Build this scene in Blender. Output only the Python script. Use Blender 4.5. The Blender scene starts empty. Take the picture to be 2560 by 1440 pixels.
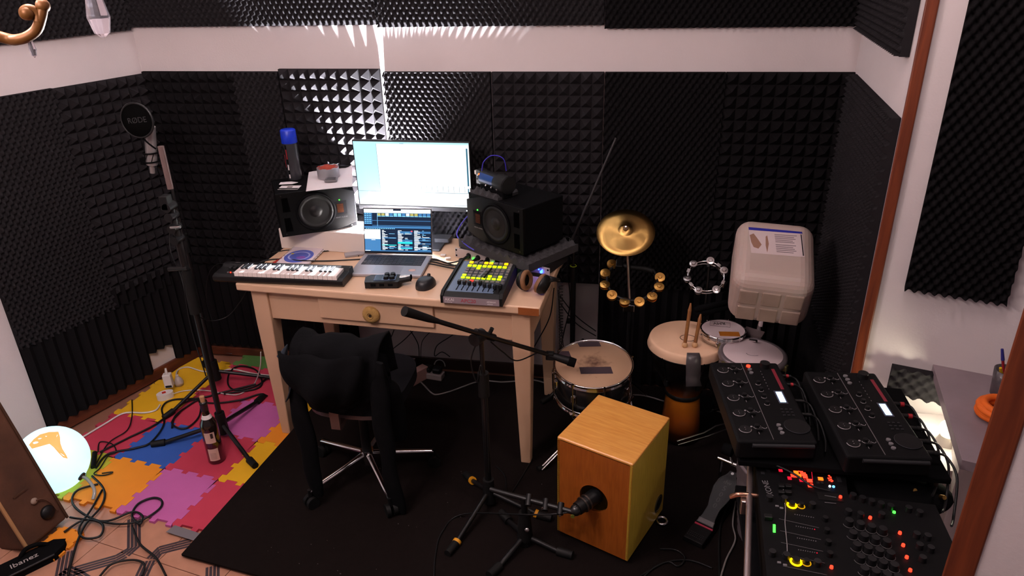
import bpy, math, random
from mathutils import Vector, Matrix
random.seed(7)
sc = bpy.context.scene
COL = sc.collection
PI = math.pi

# ---------------------------------------------------------------- camera
FL, YAW, PITCH, ROLL = 1815.79, -0.187, 0.438, -0.028
CAM = Vector((1.178, -3.245, 2.045))
_f = Vector((math.sin(YAW)*math.cos(PITCH), math.cos(YAW)*math.cos(PITCH), -math.sin(PITCH)))
_r = Vector((math.cos(YAW), -math.sin(YAW), 0)); _u = _r.cross(_f)
CR = _r*math.cos(ROLL)+_u*math.sin(ROLL); CU = -_r*math.sin(ROLL)+_u*math.cos(ROLL); CF = _f
cd = bpy.data.cameras.new('camera'); cd.sensor_width = 36; cd.lens = FL/2560*36; cd.clip_start = .02
cam = bpy.data.objects.new('camera', cd); COL.objects.link(cam)
cam.matrix_world = Matrix(((CR.x, CU.x, -CF.x, CAM.x), (CR.y, CU.y, -CF.y, CAM.y), (CR.z, CU.z, -CF.z, CAM.z), (0, 0, 0, 1)))
sc.camera = cam

# ---------------------------------------------------------------- world, exposure
w = bpy.data.worlds.new('world'); sc.world = w; w.use_nodes = True
w.node_tree.nodes['Background'].inputs[0].default_value = (.62, .50, .55, 1)
w.node_tree.nodes['Background'].inputs[1].default_value = .14
sc.view_settings.view_transform = 'Standard'; sc.view_settings.look = 'None'
sc.view_settings.exposure = 0.5; sc.view_settings.gamma = 1.0
sc.view_settings.use_curve_mapping = False

# light powers (W)
CHANDELIER_E, FILL_LAMP_E, BACKLAMP_W, SHELF_W, GLOBE_E = 430.0, 34.0, 750.0, 2.0, .95
LAMP_COL = (1.0, .82, .80)

def ray(px, py):
    return CR*((px-1280)/FL) - CU*((py-720)/FL) + CF
def at(px, py, z):                      # pixel -> point on the level z
    d = ray(px, py); return CAM + d*((z-CAM.z)/d.z)
def aty(px, py, Y):
    d = ray(px, py); return CAM + d*((Y-CAM.y)/d.y)
def atp(px, py, P, n):
    d = ray(px, py); return CAM + d*((Vector(P)-CAM).dot(n)/d.dot(n))

# ---------------------------------------------------------------- materials
def lin(h):
    h = h.lstrip('#'); c = [int(h[i:i+2], 16)/255 for i in (0, 2, 4)]
    return tuple((x/12.92 if x <= .04045 else ((x+.055)/1.055)**2.4) for x in c)+(1,)
MATS = {}
def mat(name, col='#808080', rough=.6, metal=0, var=.0, vs=8, bump=0, bs=60, emit=None, es=0, trans=0, spec=.5, coat=0, ior=1.45):
    if name in MATS: return MATS[name]
    m = bpy.data.materials.new(name); m.use_nodes = True; nt = m.node_tree; b = nt.nodes['Principled BSDF']
    c = lin(col) if isinstance(col, str) else tuple(col)+(1,)
    if emit is not None: c = tuple(x*.06 for x in c[:3])+(1,)
    b.inputs['Base Color'].default_value = c; b.inputs['Roughness'].default_value = rough; b.inputs['Metallic'].default_value = metal
    b.inputs['Specular IOR Level'].default_value = spec; b.inputs['Coat Weight'].default_value = coat
    b.inputs['Transmission Weight'].default_value = trans; b.inputs['IOR'].default_value = ior
    tc = nt.nodes.new('ShaderNodeTexCoord')
    nz = nt.nodes.new('ShaderNodeTexNoise'); nz.inputs['Scale'].default_value = vs; nz.inputs['Detail'].default_value = 5
    nt.links.new(tc.outputs['Object'], nz.inputs['Vector'])
    mx = nt.nodes.new('ShaderNodeMix'); mx.data_type = 'RGBA'
    mx.inputs[6].default_value = tuple(x*(1-var) for x in c[:3])+(1,); mx.inputs[7].default_value = tuple(min(1, x*(1+var)) for x in c[:3])+(1,)
    nt.links.new(nz.outputs['Fac'], mx.inputs[0]); nt.links.new(mx.outputs[2], b.inputs['Base Color'])
    if bump:
        n2 = nt.nodes.new('ShaderNodeTexNoise'); n2.inputs['Scale'].default_value = bs; n2.inputs['Detail'].default_value = 4
        nt.links.new(tc.outputs['Object'], n2.inputs['Vector'])
        bp = nt.nodes.new('ShaderNodeBump'); bp.inputs['Strength'].default_value = bump; bp.inputs['Distance'].default_value = .004
        nt.links.new(n2.outputs['Fac'], bp.inputs['Height']); nt.links.new(bp.outputs['Normal'], b.inputs['Normal'])
    if emit is not None:
        b.inputs['Emission Color'].default_value = lin(emit) if isinstance(emit, str) else tuple(emit)+(1,)
        b.inputs['Emission Strength'].default_value = es
    MATS[name] = m; return m

def wood(name, c1, c2, rough=.5, scale=(1, 14, 14), coat=0):
    if name in MATS: return MATS[name]
    m = bpy.data.materials.new(name); m.use_nodes = True; nt = m.node_tree; b = nt.nodes['Principled BSDF']
    tc = nt.nodes.new('ShaderNodeTexCoord'); mp = nt.nodes.new('ShaderNodeMapping'); mp.inputs['Scale'].default_value = scale
    nz = nt.nodes.new('ShaderNodeTexNoise'); nz.inputs['Scale'].default_value = 5; nz.inputs['Detail'].default_value = 8; nz.inputs['Distortion'].default_value = .6
    cr = nt.nodes.new('ShaderNodeValToRGB'); cr.color_ramp.elements[0].color = lin(c1); cr.color_ramp.elements[1].color = lin(c2)
    cr.color_ramp.elements[0].position = .3; cr.color_ramp.elements[1].position = .7
    nt.links.new(tc.outputs['Object'], mp.inputs[0]); nt.links.new(mp.outputs[0], nz.inputs['Vector']); nt.links.new(nz.outputs['Fac'], cr.inputs[0])
    nt.links.new(cr.outputs[0], b.inputs['Base Color']); b.inputs['Roughness'].default_value = rough; b.inputs['Coat Weight'].default_value = coat
    MATS[name] = m; return m

def ramp_z(name, stops, rough=.3, coat=.5):          # lacquer whose own colour changes along the object's height
    m = bpy.data.materials.new(name); m.use_nodes = True; nt = m.node_tree; b = nt.nodes['Principled BSDF']
    tc = nt.nodes.new('ShaderNodeTexCoord'); sp = nt.nodes.new('ShaderNodeSeparateXYZ'); cr = nt.nodes.new('ShaderNodeValToRGB')
    while len(cr.color_ramp.elements) < len(stops): cr.color_ramp.elements.new(.5)
    for e, (p, c) in zip(cr.color_ramp.elements, stops): e.position = p; e.color = lin(c)
    nt.links.new(tc.outputs['Object'], sp.inputs[0]); nt.links.new(sp.outputs[2], cr.inputs[0]); nt.links.new(cr.outputs[0], b.inputs['Base Color'])
    b.inputs['Roughness'].default_value = rough; b.inputs['Coat Weight'].default_value = coat
    return m

plaster = mat('plaster_white', '#d9cfcf', .9, var=.03, vs=3, bump=.15, bs=120)
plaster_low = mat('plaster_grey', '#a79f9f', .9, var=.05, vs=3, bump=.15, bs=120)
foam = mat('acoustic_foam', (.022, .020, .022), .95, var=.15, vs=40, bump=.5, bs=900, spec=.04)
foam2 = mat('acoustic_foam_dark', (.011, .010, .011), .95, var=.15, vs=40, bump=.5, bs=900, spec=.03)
foamg = mat('foam_grey', (.045, .043, .046), .95, var=.1, vs=40, bump=.4, bs=700, spec=.2)
trimwood = wood('trim_wood', '#5d2611', '#7c3a1c', .45, (14, 14, 1))
basewood = wood('baseboard_wood', '#4a2113', '#6b3520', .5, (2, 2, 10))
black = mat('black_plastic', (.006, .006, .0065), .45, var=.1, spec=.35)
blackm = mat('black_metal', (.006, .006, .0065), .35, var=.1, spec=.5)
matte = mat('black_matte', (.0035, .0035, .004), .9, var=.15, spec=.06)
rubber = mat('black_rubber', (.005, .005, .005), .6, spec=.3)
cablem = mat('black_cable', (.005, .005, .0055), .5, spec=.4)
cablew = mat('white_cable', '#cfc6c2', .5)
cableg = mat('grey_cable', '#7f7a78', .5)
cablep = mat('violet_cable', '#3a2fb0', .45)
chrome = mat('chrome', (.78, .76, .76), .12, 1)
steel = mat('steel', (.55, .53, .52), .3, 1)
silver = mat('silver_paint', '#a9a4a4', .35, .6)
gold = mat('gold_metal', (.80, .45, .12), .28, 1)
whitep = mat('white_plastic', '#d8d0cc', .4)
paperm = mat('paper', '#d9d0d0', .85, var=.03)
cream = mat('cream_paint', '#c49f82', .5, var=.06, vs=4, bump=.1, bs=30)
creamtop = mat('cream_laminate', '#d2ae90', .35, var=.04, vs=5)
darkgrey = mat('dark_grey_plastic', (.016, .016, .018), .5, spec=.35)
greyp = mat('grey_plastic', '#6d6a6c', .5)
yellowp = mat('yellow_ring', '#d8941c', .5)
redp = mat('red_plastic', '#9c1c26', .5)
def led(name, col, s): return mat('led_'+name, col, .4, emit=col, es=s)
LED_R, LED_G, LED_O, LED_Y, LED_B, LED_LCD = led('red', '#ff2a18', 3.5), led('green', '#3cff3a', 3), led('orange', '#ff5a10', 2.5), led('yellow', '#ffc400', 3), led('blue', '#2040ff', 14), led('lcd', '#a8d4ff', 2.2)
LED_DIMR = led('dim_red', '#d0142c', 1.2); LED_W = led('white', '#e8f0ff', 4)

# ---------------------------------------------------------------- mesh builder
class MB:
    def __init__(s): s.v, s.f, s.m, s.s = [], [], [], []
    def add(s, vs, fs, M=None, mi=0, sm=False):
        o = len(s.v)
        for q in vs:
            q = Vector(q); s.v.append((M @ q) if M else q)
        for f in fs: s.f.append(tuple(i+o for i in f)); s.m.append(mi); s.s.append(sm)
        return s
    def box(s, c, d, M=None, mi=0):
        x, y, z = c; a, b, e = d[0]/2, d[1]/2, d[2]/2
        vs = [(x+i*a, y+j*b, z+k*e) for k in (-1, 1) for j in (-1, 1) for i in (-1, 1)]
        return s.add(vs, [(0, 2, 3, 1), (4, 5, 7, 6), (0, 1, 5, 4), (2, 6, 7, 3), (0, 4, 6, 2), (1, 3, 7, 5)], M, mi)
    def bx(s, lo, hi, M=None, mi=0):
        return s.box([(a+b)/2 for a, b in zip(lo, hi)], [b-a for a, b in zip(lo, hi)], M, mi)
    def cyl(s, p0, p1, r0, r1=None, n=14, mi=0, M=None, cap=True):
        p0, p1 = Vector(p0), Vector(p1); r1 = r0 if r1 is None else r1
        d = (p1-p0).normalized(); a = d.orthogonal().normalized(); b = d.cross(a)
        vs = [p+ (a*math.cos(2*PI*i/n)+b*math.sin(2*PI*i/n))*r for p, r in ((p0, r0), (p1, r1)) for i in range(n)]
        fs = [(i, (i+1) % n, n+(i+1) % n, n+i) for i in range(n)]
        s.add(vs, fs, M, mi, True)
        if cap:
            s.add(vs[:n], [tuple(range(n-1, -1, -1))], M, mi); s.add(vs[n:], [tuple(range(n))], M, mi)
        return s
    def lathe(s, prof, n=28, M=None, mi=0, sm=True, closed=False):
        k = len(prof)
        vs = [(r*math.cos(2*PI*i/n), r*math.sin(2*PI*i/n), z) for r, z in prof for i in range(n)]
        fs = [(j*n+i, j*n+(i+1) % n, (j+1)*n+(i+1) % n, (j+1)*n+i) for j in range(k-1) for i in range(n)]
        return s.add(vs, fs, M, mi, sm)
    def tube(s, pts, r, n=7, mi=0, M=None, r1=None, cap=True):
        P = [Vector(p) for p in pts]
        if len(P) < 2: return s
        t0 = (P[1]-P[0]).normalized(); a = t0.orthogonal().normalized(); rings = []; L = len(P)
        for i, p in enumerate(P):
            t = (P[min(i+1, L-1)]-P[max(i-1, 0)])
            t = t.normalized() if t.length > 1e-9 else t0
            a = (a - t*a.dot(t)); a = a.normalized() if a.length > 1e-6 else t.orthogonal().normalized()
            b = t.cross(a); rr = r if r1 is None else r+(r1-r)*i/(L-1)
            if callable(r): rr = r(i/(L-1))
            rings.append([p+(a*math.cos(2*PI*k/n)+b*math.sin(2*PI*k/n))*rr for k in range(n)])
        vs = [q for g in rings for q in g]
        fs = [(j*n+i, j*n+(i+1) % n, (j+1)*n+(i+1) % n, (j+1)*n+i) for j in range(L-1) for i in range(n)]
        s.add(vs, fs, M, mi, True)
        if cap: s.add(rings[0], [tuple(range(n-1, -1, -1))], M, mi); s.add(rings[-1], [tuple(range(n))], M, mi)
        return s
    def prism(s, poly, z0, z1, M=None, mi=0, sm=False):
        n = len(poly)
        vs = [(x, y, z) for z in (z0, z1) for x, y in poly]
        s.add(vs, [tuple(range(n-1, -1, -1)), tuple(range(n, 2*n))], M, mi)
        return s.add(vs, [(i, (i+1) % n, n+(i+1) % n, n+i) for i in range(n)], M, mi, sm)
    def ball(s, c, r, nu=16, nv=10, M=None, mi=0, sc=(1, 1, 1)):
        c = Vector(c); vs = []
        for j in range(nv+1):
            th = PI*j/nv
            for i in range(nu): vs.append(c+Vector((r*sc[0]*math.sin(th)*math.cos(2*PI*i/nu), r*sc[1]*math.sin(th)*math.sin(2*PI*i/nu), r*sc[2]*math.cos(th))))
        fs = [(j*nu+i, (j+1)*nu+i, (j+1)*nu+(i+1) % nu, j*nu+(i+1) % nu) for j in range(nv) for i in range(nu)]
        return s.add(vs, fs, M, mi, True)
    def torus(s, R, r, n=32, k=8, M=None, mi=0, a0=0, a1=2*PI):
        full = abs(a1-a0-2*PI) < 1e-6
        cnt = n if full else n+1
        vs = [((R+r*math.cos(2*PI*j/k))*math.cos(a0+(a1-a0)*i/n), (R+r*math.cos(2*PI*j/k))*math.sin(a0+(a1-a0)*i/n), r*math.sin(2*PI*j/k)) for i in range(cnt) for j in range(k)]
        fs = [(i*k+j, ((i+1) % cnt)*k+j, ((i+1) % cnt)*k+(j+1) % k, i*k+(j+1) % k) for i in range(n) for j in range(k)]
        return s.add(vs, fs, M, mi, True)
    def quad(s, a, b, c, d, mi=0, M=None): return s.add([a, b, c, d], [(0, 1, 2, 3)], M, mi)

ROOT = {}
def mesh_obj(mb, name, mats, bevel=0, seg=2):
    me = bpy.data.meshes.new(name); me.from_pydata([tuple(q) for q in mb.v], [], mb.f)
    me.polygons.foreach_set('material_index', mb.m); me.polygons.foreach_set('use_smooth', mb.s)
    for m in (mats if isinstance(mats, (list, tuple)) else [mats]): me.materials.append(m)
    me.update(); o = bpy.data.objects.new(name, me); COL.objects.link(o)
    if bevel:
        md = o.modifiers.new('bevel', 'BEVEL'); md.width = bevel; md.segments = seg; md.limit_method = 'ANGLE'; md.angle_limit = .6
    return o
def tag(o, label=None, cat=None, group=None, kind=None):
    if label: o['label'] = label
    if cat: o['category'] = cat
    if group: o['group'] = group
    if kind: o['kind'] = kind
    return o
def T(x, y, z): return Matrix.Translation((x, y, z))
def Rz(a): return Matrix.Rotation(a, 4, 'Z')
def Rx(a): return Matrix.Rotation(a, 4, 'X')
def Ry(a): return Matrix.Rotation(a, 4, 'Y')
def frame(o, x, z):                     # matrix with local x along x, local z along z (roughly)
    x = Vector(x).normalized(); z = Vector(z); y = z.cross(x).normalized(); z = x.cross(y)
    return Matrix(((x.x, y.x, z.x, o[0]), (x.y, y.y, z.y, o[1]), (x.z, y.z, z.z, o[2]), (0, 0, 0, 1)))
def thing(name, label, cat, M=None, group=None):
    o = bpy.data.objects.new(name, None); COL.objects.link(o); o.empty_display_size = .05
    M = M or Matrix(); o.matrix_world = M; ROOT[o] = M
    return tag(o, label, cat, group)
def part(mb, name, mats, parent, world=False, bevel=0, seg=2, label=None, kind=None):
    M = ROOT[parent]
    if world:
        Mi = M.inverted(); mb.v = [Mi @ Vector(q) for q in mb.v]
    o = mesh_obj(mb, name, mats, bevel, seg); o.parent = parent
    ROOT[o] = M
    # sub-parts share the frame of the thing
    if label: o['label'] = label
    if kind: o['kind'] = kind
    return o
def solo(mb, name, mats, label, cat, group=None, bevel=0, seg=2, kind=None):
    xs = [q.x for q in mb.v]; ys = [q.y for q in mb.v]; zs = [q.z for q in mb.v]
    c = Vector(((min(xs)+max(xs))/2, (min(ys)+max(ys))/2, min(zs)))
    mb.v = [q-c for q in mb.v]
    o = mesh_obj(mb, name, mats, bevel, seg); o.location = c; ROOT[o] = T(*c)
    return tag(o, label, cat, group, kind)
def dup(root, M, label=None, group=None):
    r = root.copy(); COL.objects.link(r); r.matrix_world = M; ROOT[r] = M
    if label: r['label'] = label
    if group: r['group'] = group
    for ch in root.children:
        c = ch.copy(); COL.objects.link(c); c.parent = r
        for g in ch.children:
            d = g.copy(); COL.objects.link(d); d.parent = c
    return r
def text(body, size, M, m, parent, name='lettering', ext=.0004, world=False, align='LEFT', label=None):
    cu = bpy.data.curves.new(name, 'FONT'); cu.body = body; cu.size = size; cu.extrude = ext; cu.align_x = align; cu.align_y = 'CENTER'
    cu.resolution_u = 3
    t = bpy.data.objects.new(name, cu); COL.objects.link(t)
    dg = bpy.context.evaluated_depsgraph_get(); me = bpy.data.meshes.new_from_object(t.evaluated_get(dg))
    COL.objects.unlink(t); bpy.data.objects.remove(t)
    me.transform((ROOT[parent].inverted() @ M) if world else M); me.materials.clear(); me.materials.append(m); me.name = name
    o = bpy.data.objects.new(name, me); COL.objects.link(o); o.parent = parent; ROOT[o] = ROOT[parent]
    if label: o['label'] = label
    return o
def smooth(pts, n=8):                   # Catmull-Rom through the points
    P = [Vector(p) for p in pts]; out = []
    for i in range(len(P)-1):
        a, b, c, d = P[max(i-1, 0)], P[i], P[i+1], P[min(i+2, len(P)-1)]
        for k in range(n):
            t = k/n
            out.append(.5*((2*b)+(c-a)*t+(2*a-5*b+4*c-d)*t*t+(3*b-a-3*c+d)*t**3))
    return out+[P[-1]]
def cable(pts, r, m, label, name='cable', n=8, cat='cable', group=None):
    return solo(MB().tube(smooth(pts, n), r, 6), name, m, label, cat, group)
# ================================================================ structure
def struct(mb, name, mats, bevel=0):
    o = mesh_obj(mb, name, mats, bevel); ROOT[o] = Matrix(); o['kind'] = 'structure'; return o
CX, RX = -1.22, 2.01                    # corners of the back wall
DL = Vector((-.33, -.944, 0)).normalized(); NL = Vector((DL.y, -DL.x, 0))*-1      # left wall: runs towards the camera; NL points into the room
DRW = Vector((-.075, -.9, 0)).normalized()
PIER0 = Vector((1.94, -.93, 0)); DP = Vector((math.cos(math.radians(17)), -math.sin(math.radians(17)), 0)); NP = Vector((DP.y, -DP.x, 0))
CEIL = 2.7
floor = struct(MB().bx((-2.6, -4.2, -.08), (3.4, .1, -.010)), 'floor', mat('screed', '#8c5f4c', .6, var=.1))
struct(MB().bx((-2.6, -4.2, CEIL), (3.4, .1, CEIL+.05)), 'ceiling', plaster)
wall_back = struct(MB().bx((CX-.1, 0, 0), (RX+.1, .1, CEIL)), 'wall_back', plaster)
ML = frame(Vector((CX, 0, 0))+DL*2.6, -DL, (0, 0, 1))
wall_left = struct(MB().bx((0, 0, 0), (2.6, .1, CEIL), ML), 'wall_left', plaster)
MR = frame((RX, 0, 0), DRW, (0, 0, 1))
wall_right = struct(MB().bx((0, 0, 0), (.93, .06, CEIL), MR), 'wall_right', plaster)
MP = frame(PIER0, DP, (0, 0, 1))
wall_pier = struct(MB().bx((.0, 0, 0), (.9, .1, CEIL), MP), 'wall_front_right', plaster)
# timber strip down the corner, a second one on the door jamb close by
tb = MB().bx((-.016, -.018, 0), (.018, .02, CEIL), MP)
struct(tb, 'trim_1', trimwood, .004)
JM = frame(at(2440, 1160, 1.2)*1.0, (.88, -.47, 0), (0, 0, 1)); JM.translation.z = 0
struct(MB().bx((0, 0, 0), (.048, .03, CEIL), JM), 'trim_2', trimwood, .003)
struct(MB().bx((.048, .004, 0), (.15, .12, CEIL), JM), 'wall_jamb', plaster)
# skirting
struct(MB().bx((CX+.02, -.014, 0), (1.0, 0, .065)), 'baseboard_back', mat('baseboard_dark', '#24120d', .6), .003)
struct(MB().bx((1.62, -.016, 0), (2.6, 0, .06), ML), 'baseboard_left', basewood, .003)
struct(MB().bx((CX+.02, -.03, 0), (-.42, -.0145, .05)), 'trim_3', basewood, .003)
# grey lower wall behind the desk
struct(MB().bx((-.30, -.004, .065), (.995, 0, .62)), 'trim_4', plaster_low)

# ---------------------------------------------------------------- acoustic foam
def foam_egg(mb, w, h, M=None, base=.016, amp=.026, a=.0139, b=.0205, x0=0, z0=0, q=3, mi=0):
    nx, nz = max(2, int(round(w/a*q))), max(2, int(round(h/b*q)))
    vs = []
    for j in range(nz+1):
        for i in range(nx+1):
            x, z = w*i/nx, h*j/nz
            f = .5+.5*math.cos(PI*x/a)*math.cos(PI*z/b)
            vs.append((x+x0, -(base+amp*f**1.25), z+z0))
    W = nx+1
    fs = [(j*W+i, j*W+i+1, (j+1)*W+i+1, (j+1)*W+i) for j in range(nz) for i in range(nx)]
    mb.add(vs, fs, M, mi, True)
    def skirt(idx):
        k = len(idx); v2 = [vs[i] for i in idx]+[(vs[i][0], 0, vs[i][2]) for i in idx]
        mb.add(v2, [(i, k+i, k+i+1, i+1) for i in range(k-1)], M, mi)
    skirt([i for i in range(W)][::-1]); skirt([nz*W+i for i in range(W)]); skirt([j*W for j in range(nz+1)]); skirt([j*W+nx for j in range(nz+1)][::-1])
    return mb
def foam_pyr(mb, w, h, M=None, base=.018, amp=.034, p=.05, x0=0, z0=0, mi=0):
    nx, nz = max(1, round(w/p)), max(1, round(h/p)); px, pz = w/nx, h/nz; g = .0012
    vs, fs = [], []
    for j in range(nz):
        for i in range(nx):
            o = len(vs); x, z = i*px+x0, j*pz+z0
            vs += [(x+g, -base, z+g), (x+px-g, -base, z+g), (x+px-g, -base, z+pz-g), (x+g, -base, z+pz-g), (x+px/2, -base-amp, z+pz/2)]
            fs += [(o, o+1, o+4), (o+1, o+2, o+4), (o+2, o+3, o+4), (o+3, o, o+4)]
    mb.add(vs, fs, M, mi); return mb.bx((x0, -base+.0005, z0), (x0+w, 0, z0+h), M, mi)
def foam_wedge(mb, w, h, M=None, base=.014, amp=.026, p=.05, x0=0, z0=0, mi=0):
    n = max(1, round(w/p)); px = w/n; prof = []
    for i in range(n): prof += [(x0+i*px, -base), (x0+(i+.5)*px, -base-amp)]
    prof += [(x0+w, -base)]
    poly = [(x0, 0)]+prof+[(x0+w, 0)]
    k = len(poly)
    vs = [(x, y, z) for z in (z0, z0+h) for x, y in poly]
    fs = [(i, (i+1) % k, k+(i+1) % k, k+i) for i in range(k)]
    for i in range(n):
        a = 1+2*i
        for o, flip in ((0, True), (k, False)):
            t = (o+a, o+a+1, o+a+2); fs.append(t if flip else t[::-1])
    mb.add(vs, fs, M, mi)
    return mb.bx((x0, -base+.0005, z0), (x0+w, 0, z0+h), M, mi)
FG = 'acoustic foam panels on the walls'
def panel(kind, w, h, M, label, m=foam, **k):
    mb = MB(); {'egg': foam_egg, 'pyr': foam_pyr, 'wedge': foam_wedge}[kind](mb, w, h, None, **k)
    o = mesh_obj(mb, {'egg': 'egg_crate_foam_panel', 'pyr': 'pyramid_foam_panel', 'wedge': 'wedge_foam_panel'}[kind], m)
    M = M @ T(0, -.001, 0); o.matrix_world = M; ROOT[o] = M
    return tag(o, label, 'foam panel', FG)
ZB, ZT, ZU = .552, 1.552, 1.742
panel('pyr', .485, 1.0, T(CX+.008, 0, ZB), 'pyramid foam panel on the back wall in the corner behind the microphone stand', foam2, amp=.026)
panel('egg', .228, 1.0, T(-.735, 0, ZB), 'narrow egg-crate foam panel behind the blue-capped spray can', foam)
panel('pyr', .49, 1.0, T(-.505, 0, ZB+.012), 'brightly lit pyramid foam panel behind spray can, tape roll and monitor edge', foam, base=.02, amp=.036)
panel('egg', .492, 1.0, T(.004, 0, ZB), 'brightly lit egg-crate foam panel rising straight above the computer monitor', foam)
panel('pyr', .492, 1.0, T(.503, 0, ZB), 'pyramid foam panel behind the speaker with a gadget on it', foam)
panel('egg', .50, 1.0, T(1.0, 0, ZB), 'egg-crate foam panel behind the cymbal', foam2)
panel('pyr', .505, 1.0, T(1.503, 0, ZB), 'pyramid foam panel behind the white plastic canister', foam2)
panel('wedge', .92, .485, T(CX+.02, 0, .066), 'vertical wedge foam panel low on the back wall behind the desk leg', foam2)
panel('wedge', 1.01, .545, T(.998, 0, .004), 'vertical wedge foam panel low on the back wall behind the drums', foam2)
panel('egg', 1.22, .42, T(CX+.0, 0, ZU+.012), 'lit egg-crate foam strip above the white band over the keyboard', foam)
panel('egg', .985, .42, T(.004, 0, ZU+.002), 'egg-crate foam strip above the white band over the monitor', foam)
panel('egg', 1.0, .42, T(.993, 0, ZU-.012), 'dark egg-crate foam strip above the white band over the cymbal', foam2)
def left(t1, t0): return ML @ T(2.6-t1, 0, 0)
panel('pyr', .445, 1.0, left(.45, .02) @ T(0, 0, ZB-.01), 'pyramid foam panel on the side wall behind the round pop filter', foam)
panel('egg', .46, 1.06, left(.912, .452) @ T(0, 0, .485), 'egg-crate foam panel on the side wall next to the bare white plaster', foam, q=3)
panel('egg', 1.6, .42, left(1.62, .02) @ T(0, 0, ZU), 'egg-crate foam strip above the white band behind the chandelier arm', foam)
mb = MB()
foam_wedge(mb, .565, .425, None, x0=0, z0=.06); foam_wedge(mb, .18, .47, None, x0=.712, z0=.06); foam_wedge(mb, .147, .32, None, x0=.565, z0=.165)
foam_wedge(mb, .447, .1, None, x0=.445, z0=.4349+.05, p=.05)
o = mesh_obj(mb, 'wedge_foam_panel', foam2); o.matrix_world = left(.912, 0) @ T(0, -.001, 0); ROOT[o] = o.matrix_world.copy()
tag(o, 'vertical wedge foam panel with a plaster cut-out low by the globe lamp', 'foam panel', FG)
panel('egg', .405, 1.0, MR @ T(.055, 0, ZB), 'egg-crate foam panel on the wall behind the canister, next to the corner', foam)
panel('egg', .43, 1.02, MR @ T(.46, 0, ZB-.02), 'egg-crate foam panel against the timber corner strip', foam)
panel('wedge', .85, .52, MR @ T(.04, 0, .004), 'wedge foam panel low on the wall behind the loopers', foam2)
panel('egg', .80, .42, MR @ T(.04, 0, ZU-.02), 'egg-crate foam strip above the white band beside the timber strip', foam)
panel('egg', .275, 1.0, MP @ T(.087, 0, 1.032), 'tall dark egg-crate foam panel on the white wall above the marble shelf', foam2)

# ---------------------------------------------------------------- floor tiles (terracotta, printed bands)
TA = math.radians(-11); TU = Vector((math.cos(TA), math.sin(TA), 0)); TV = Vector((-math.sin(TA), math.cos(TA), 0)); T0 = Vector((-.818, -1.436, 0)); TS = .29
tm = mat('terracotta_tile', '#b07f67', .35, var=.22, vs=14, bump=.1, bs=40)
tile_me = None
for i in range(-4, 5):
    for j in range(-4, 1):
        M = frame(T0+TU*(TS*i)+TV*(TS*j), TU, (0, 0, 1))
        if tile_me is None:
            o = mesh_obj(MB().bx((.0015, .0015, -.0098), (TS-.0015, TS-.0015, 0)), 'tile', tm); tile_me = o.data
        else:
            o = bpy.data.objects.new('tile', tile_me); COL.objects.link(o)
        o.parent = floor; o.matrix_local = M
dm = mat('tile_band_print', '#3b3136', .4, var=.1)
def band(pxs, wd=.042):
    P = [at(x, y, 0) for x, y in pxs]; mb = MB()
    for k in range(4):
        off = (k-1.5)*wd/3.2
        L = []
        for i, q in enumerate(P):
            t = (P[min(i+1, len(P)-1)]-P[max(i-1, 0)]).normalized(); L.append(q+Vector((-t.y, t.x, 0))*off)
        for a, b in zip(L[:-1], L[1:]):
            t = (b-a).normalized(); nn = Vector((-t.y, t.x, 0))*.005
            mb.add([a-nn+Vector((0, 0, .0004)), b-nn+Vector((0, 0, .0004)), b+nn+Vector((0, 0, .0004)), a+nn+Vector((0, 0, .0004))], [(0, 1, 2, 3)])
    o = mesh_obj(mb, 'printed_band', dm); o.parent = floor
band([(335, 1295), (335, 1368), (312, 1386)]); band([(312, 1386), (290, 1398), (185, 1428)]); band([(166, 1380), (155, 1440)])
band([(478, 1356), (400, 1376), (380, 1398)]); band([(372, 1402), (352, 1445), (345, 1470)]); band([(532, 1415), (531, 1450)]); band([(160, 1425), (190, 1438), (240, 1470)])

# ---------------------------------------------------------------- puzzle mat
MU = Vector((.991, -.135, 0)).normalized(); MV = Vector((.135, .991, 0)).normalized(); M0 = Vector((-.816, -1.001, 0)); MS = .279
# opposite signs on alternating cells so that the teeth interlock
def cell_poly(i, j):
    n = 7; s = MS/n; d = .0095; e = s*.17
    def edge(sign):                      # runs 0..MS along x, tooth offset in y, sign decides who has the tab
        pts = []
        for k in range(n):
            x0, x1 = s*k, s*(k+1); v = d if k % 2 else -d
            if v > 0: pts += [(x0-e, v*sign), (x1+e, v*sign)]
            else:
                pts += [(x0+(e if k else .004), v*sign), (x1-(e if k < n-1 else .004), v*sign)]
        return pts
    g = .0006
    b = edge(1); out = []
    out += [(x, y+g) for x, y in b]
    out += [(MS-g+y*1, x) for x, y in edge(1)]
    out += [(x, MS-g+y) for x, y in edge(1)[::-1]]
    out += [(g+y, x) for x, y in edge(1)[::-1]]
    return out
cols = {'crimson': '#b8344c', 'violet': '#b85c9c', 'orange': '#e2891e', 'yellow': '#e0ac14', 'blue': '#2c56a8', 'lime': '#b7b432', 'green': '#4f7a3a'}
cm = {k: mat('eva_'+k, v, .75, var=.05, vs=20, bump=.25, bs=500) for k, v in cols.items()}
cells = {(0, -1): 'violet', (-1, -1): 'orange', (-1, 0): 'blue', (0, 0): 'crimson', (1, -1): 'crimson', (1, 0): 'yellow', (-1, 1): 'crimson', (-2, 0): 'crimson',
         (-2, 1): 'yellow', (-2, -1): 'lime', (0, 1): 'violet', (1, 1): 'orange', (-1, 2): 'crimson', (-2, 2): 'yellow', (0, 2): 'crimson', (1, 2): 'yellow', (-1, 3): 'green', (0, 3): 'green', (2, 2): 'orange', (1, 3): 'crimson'}
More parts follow.
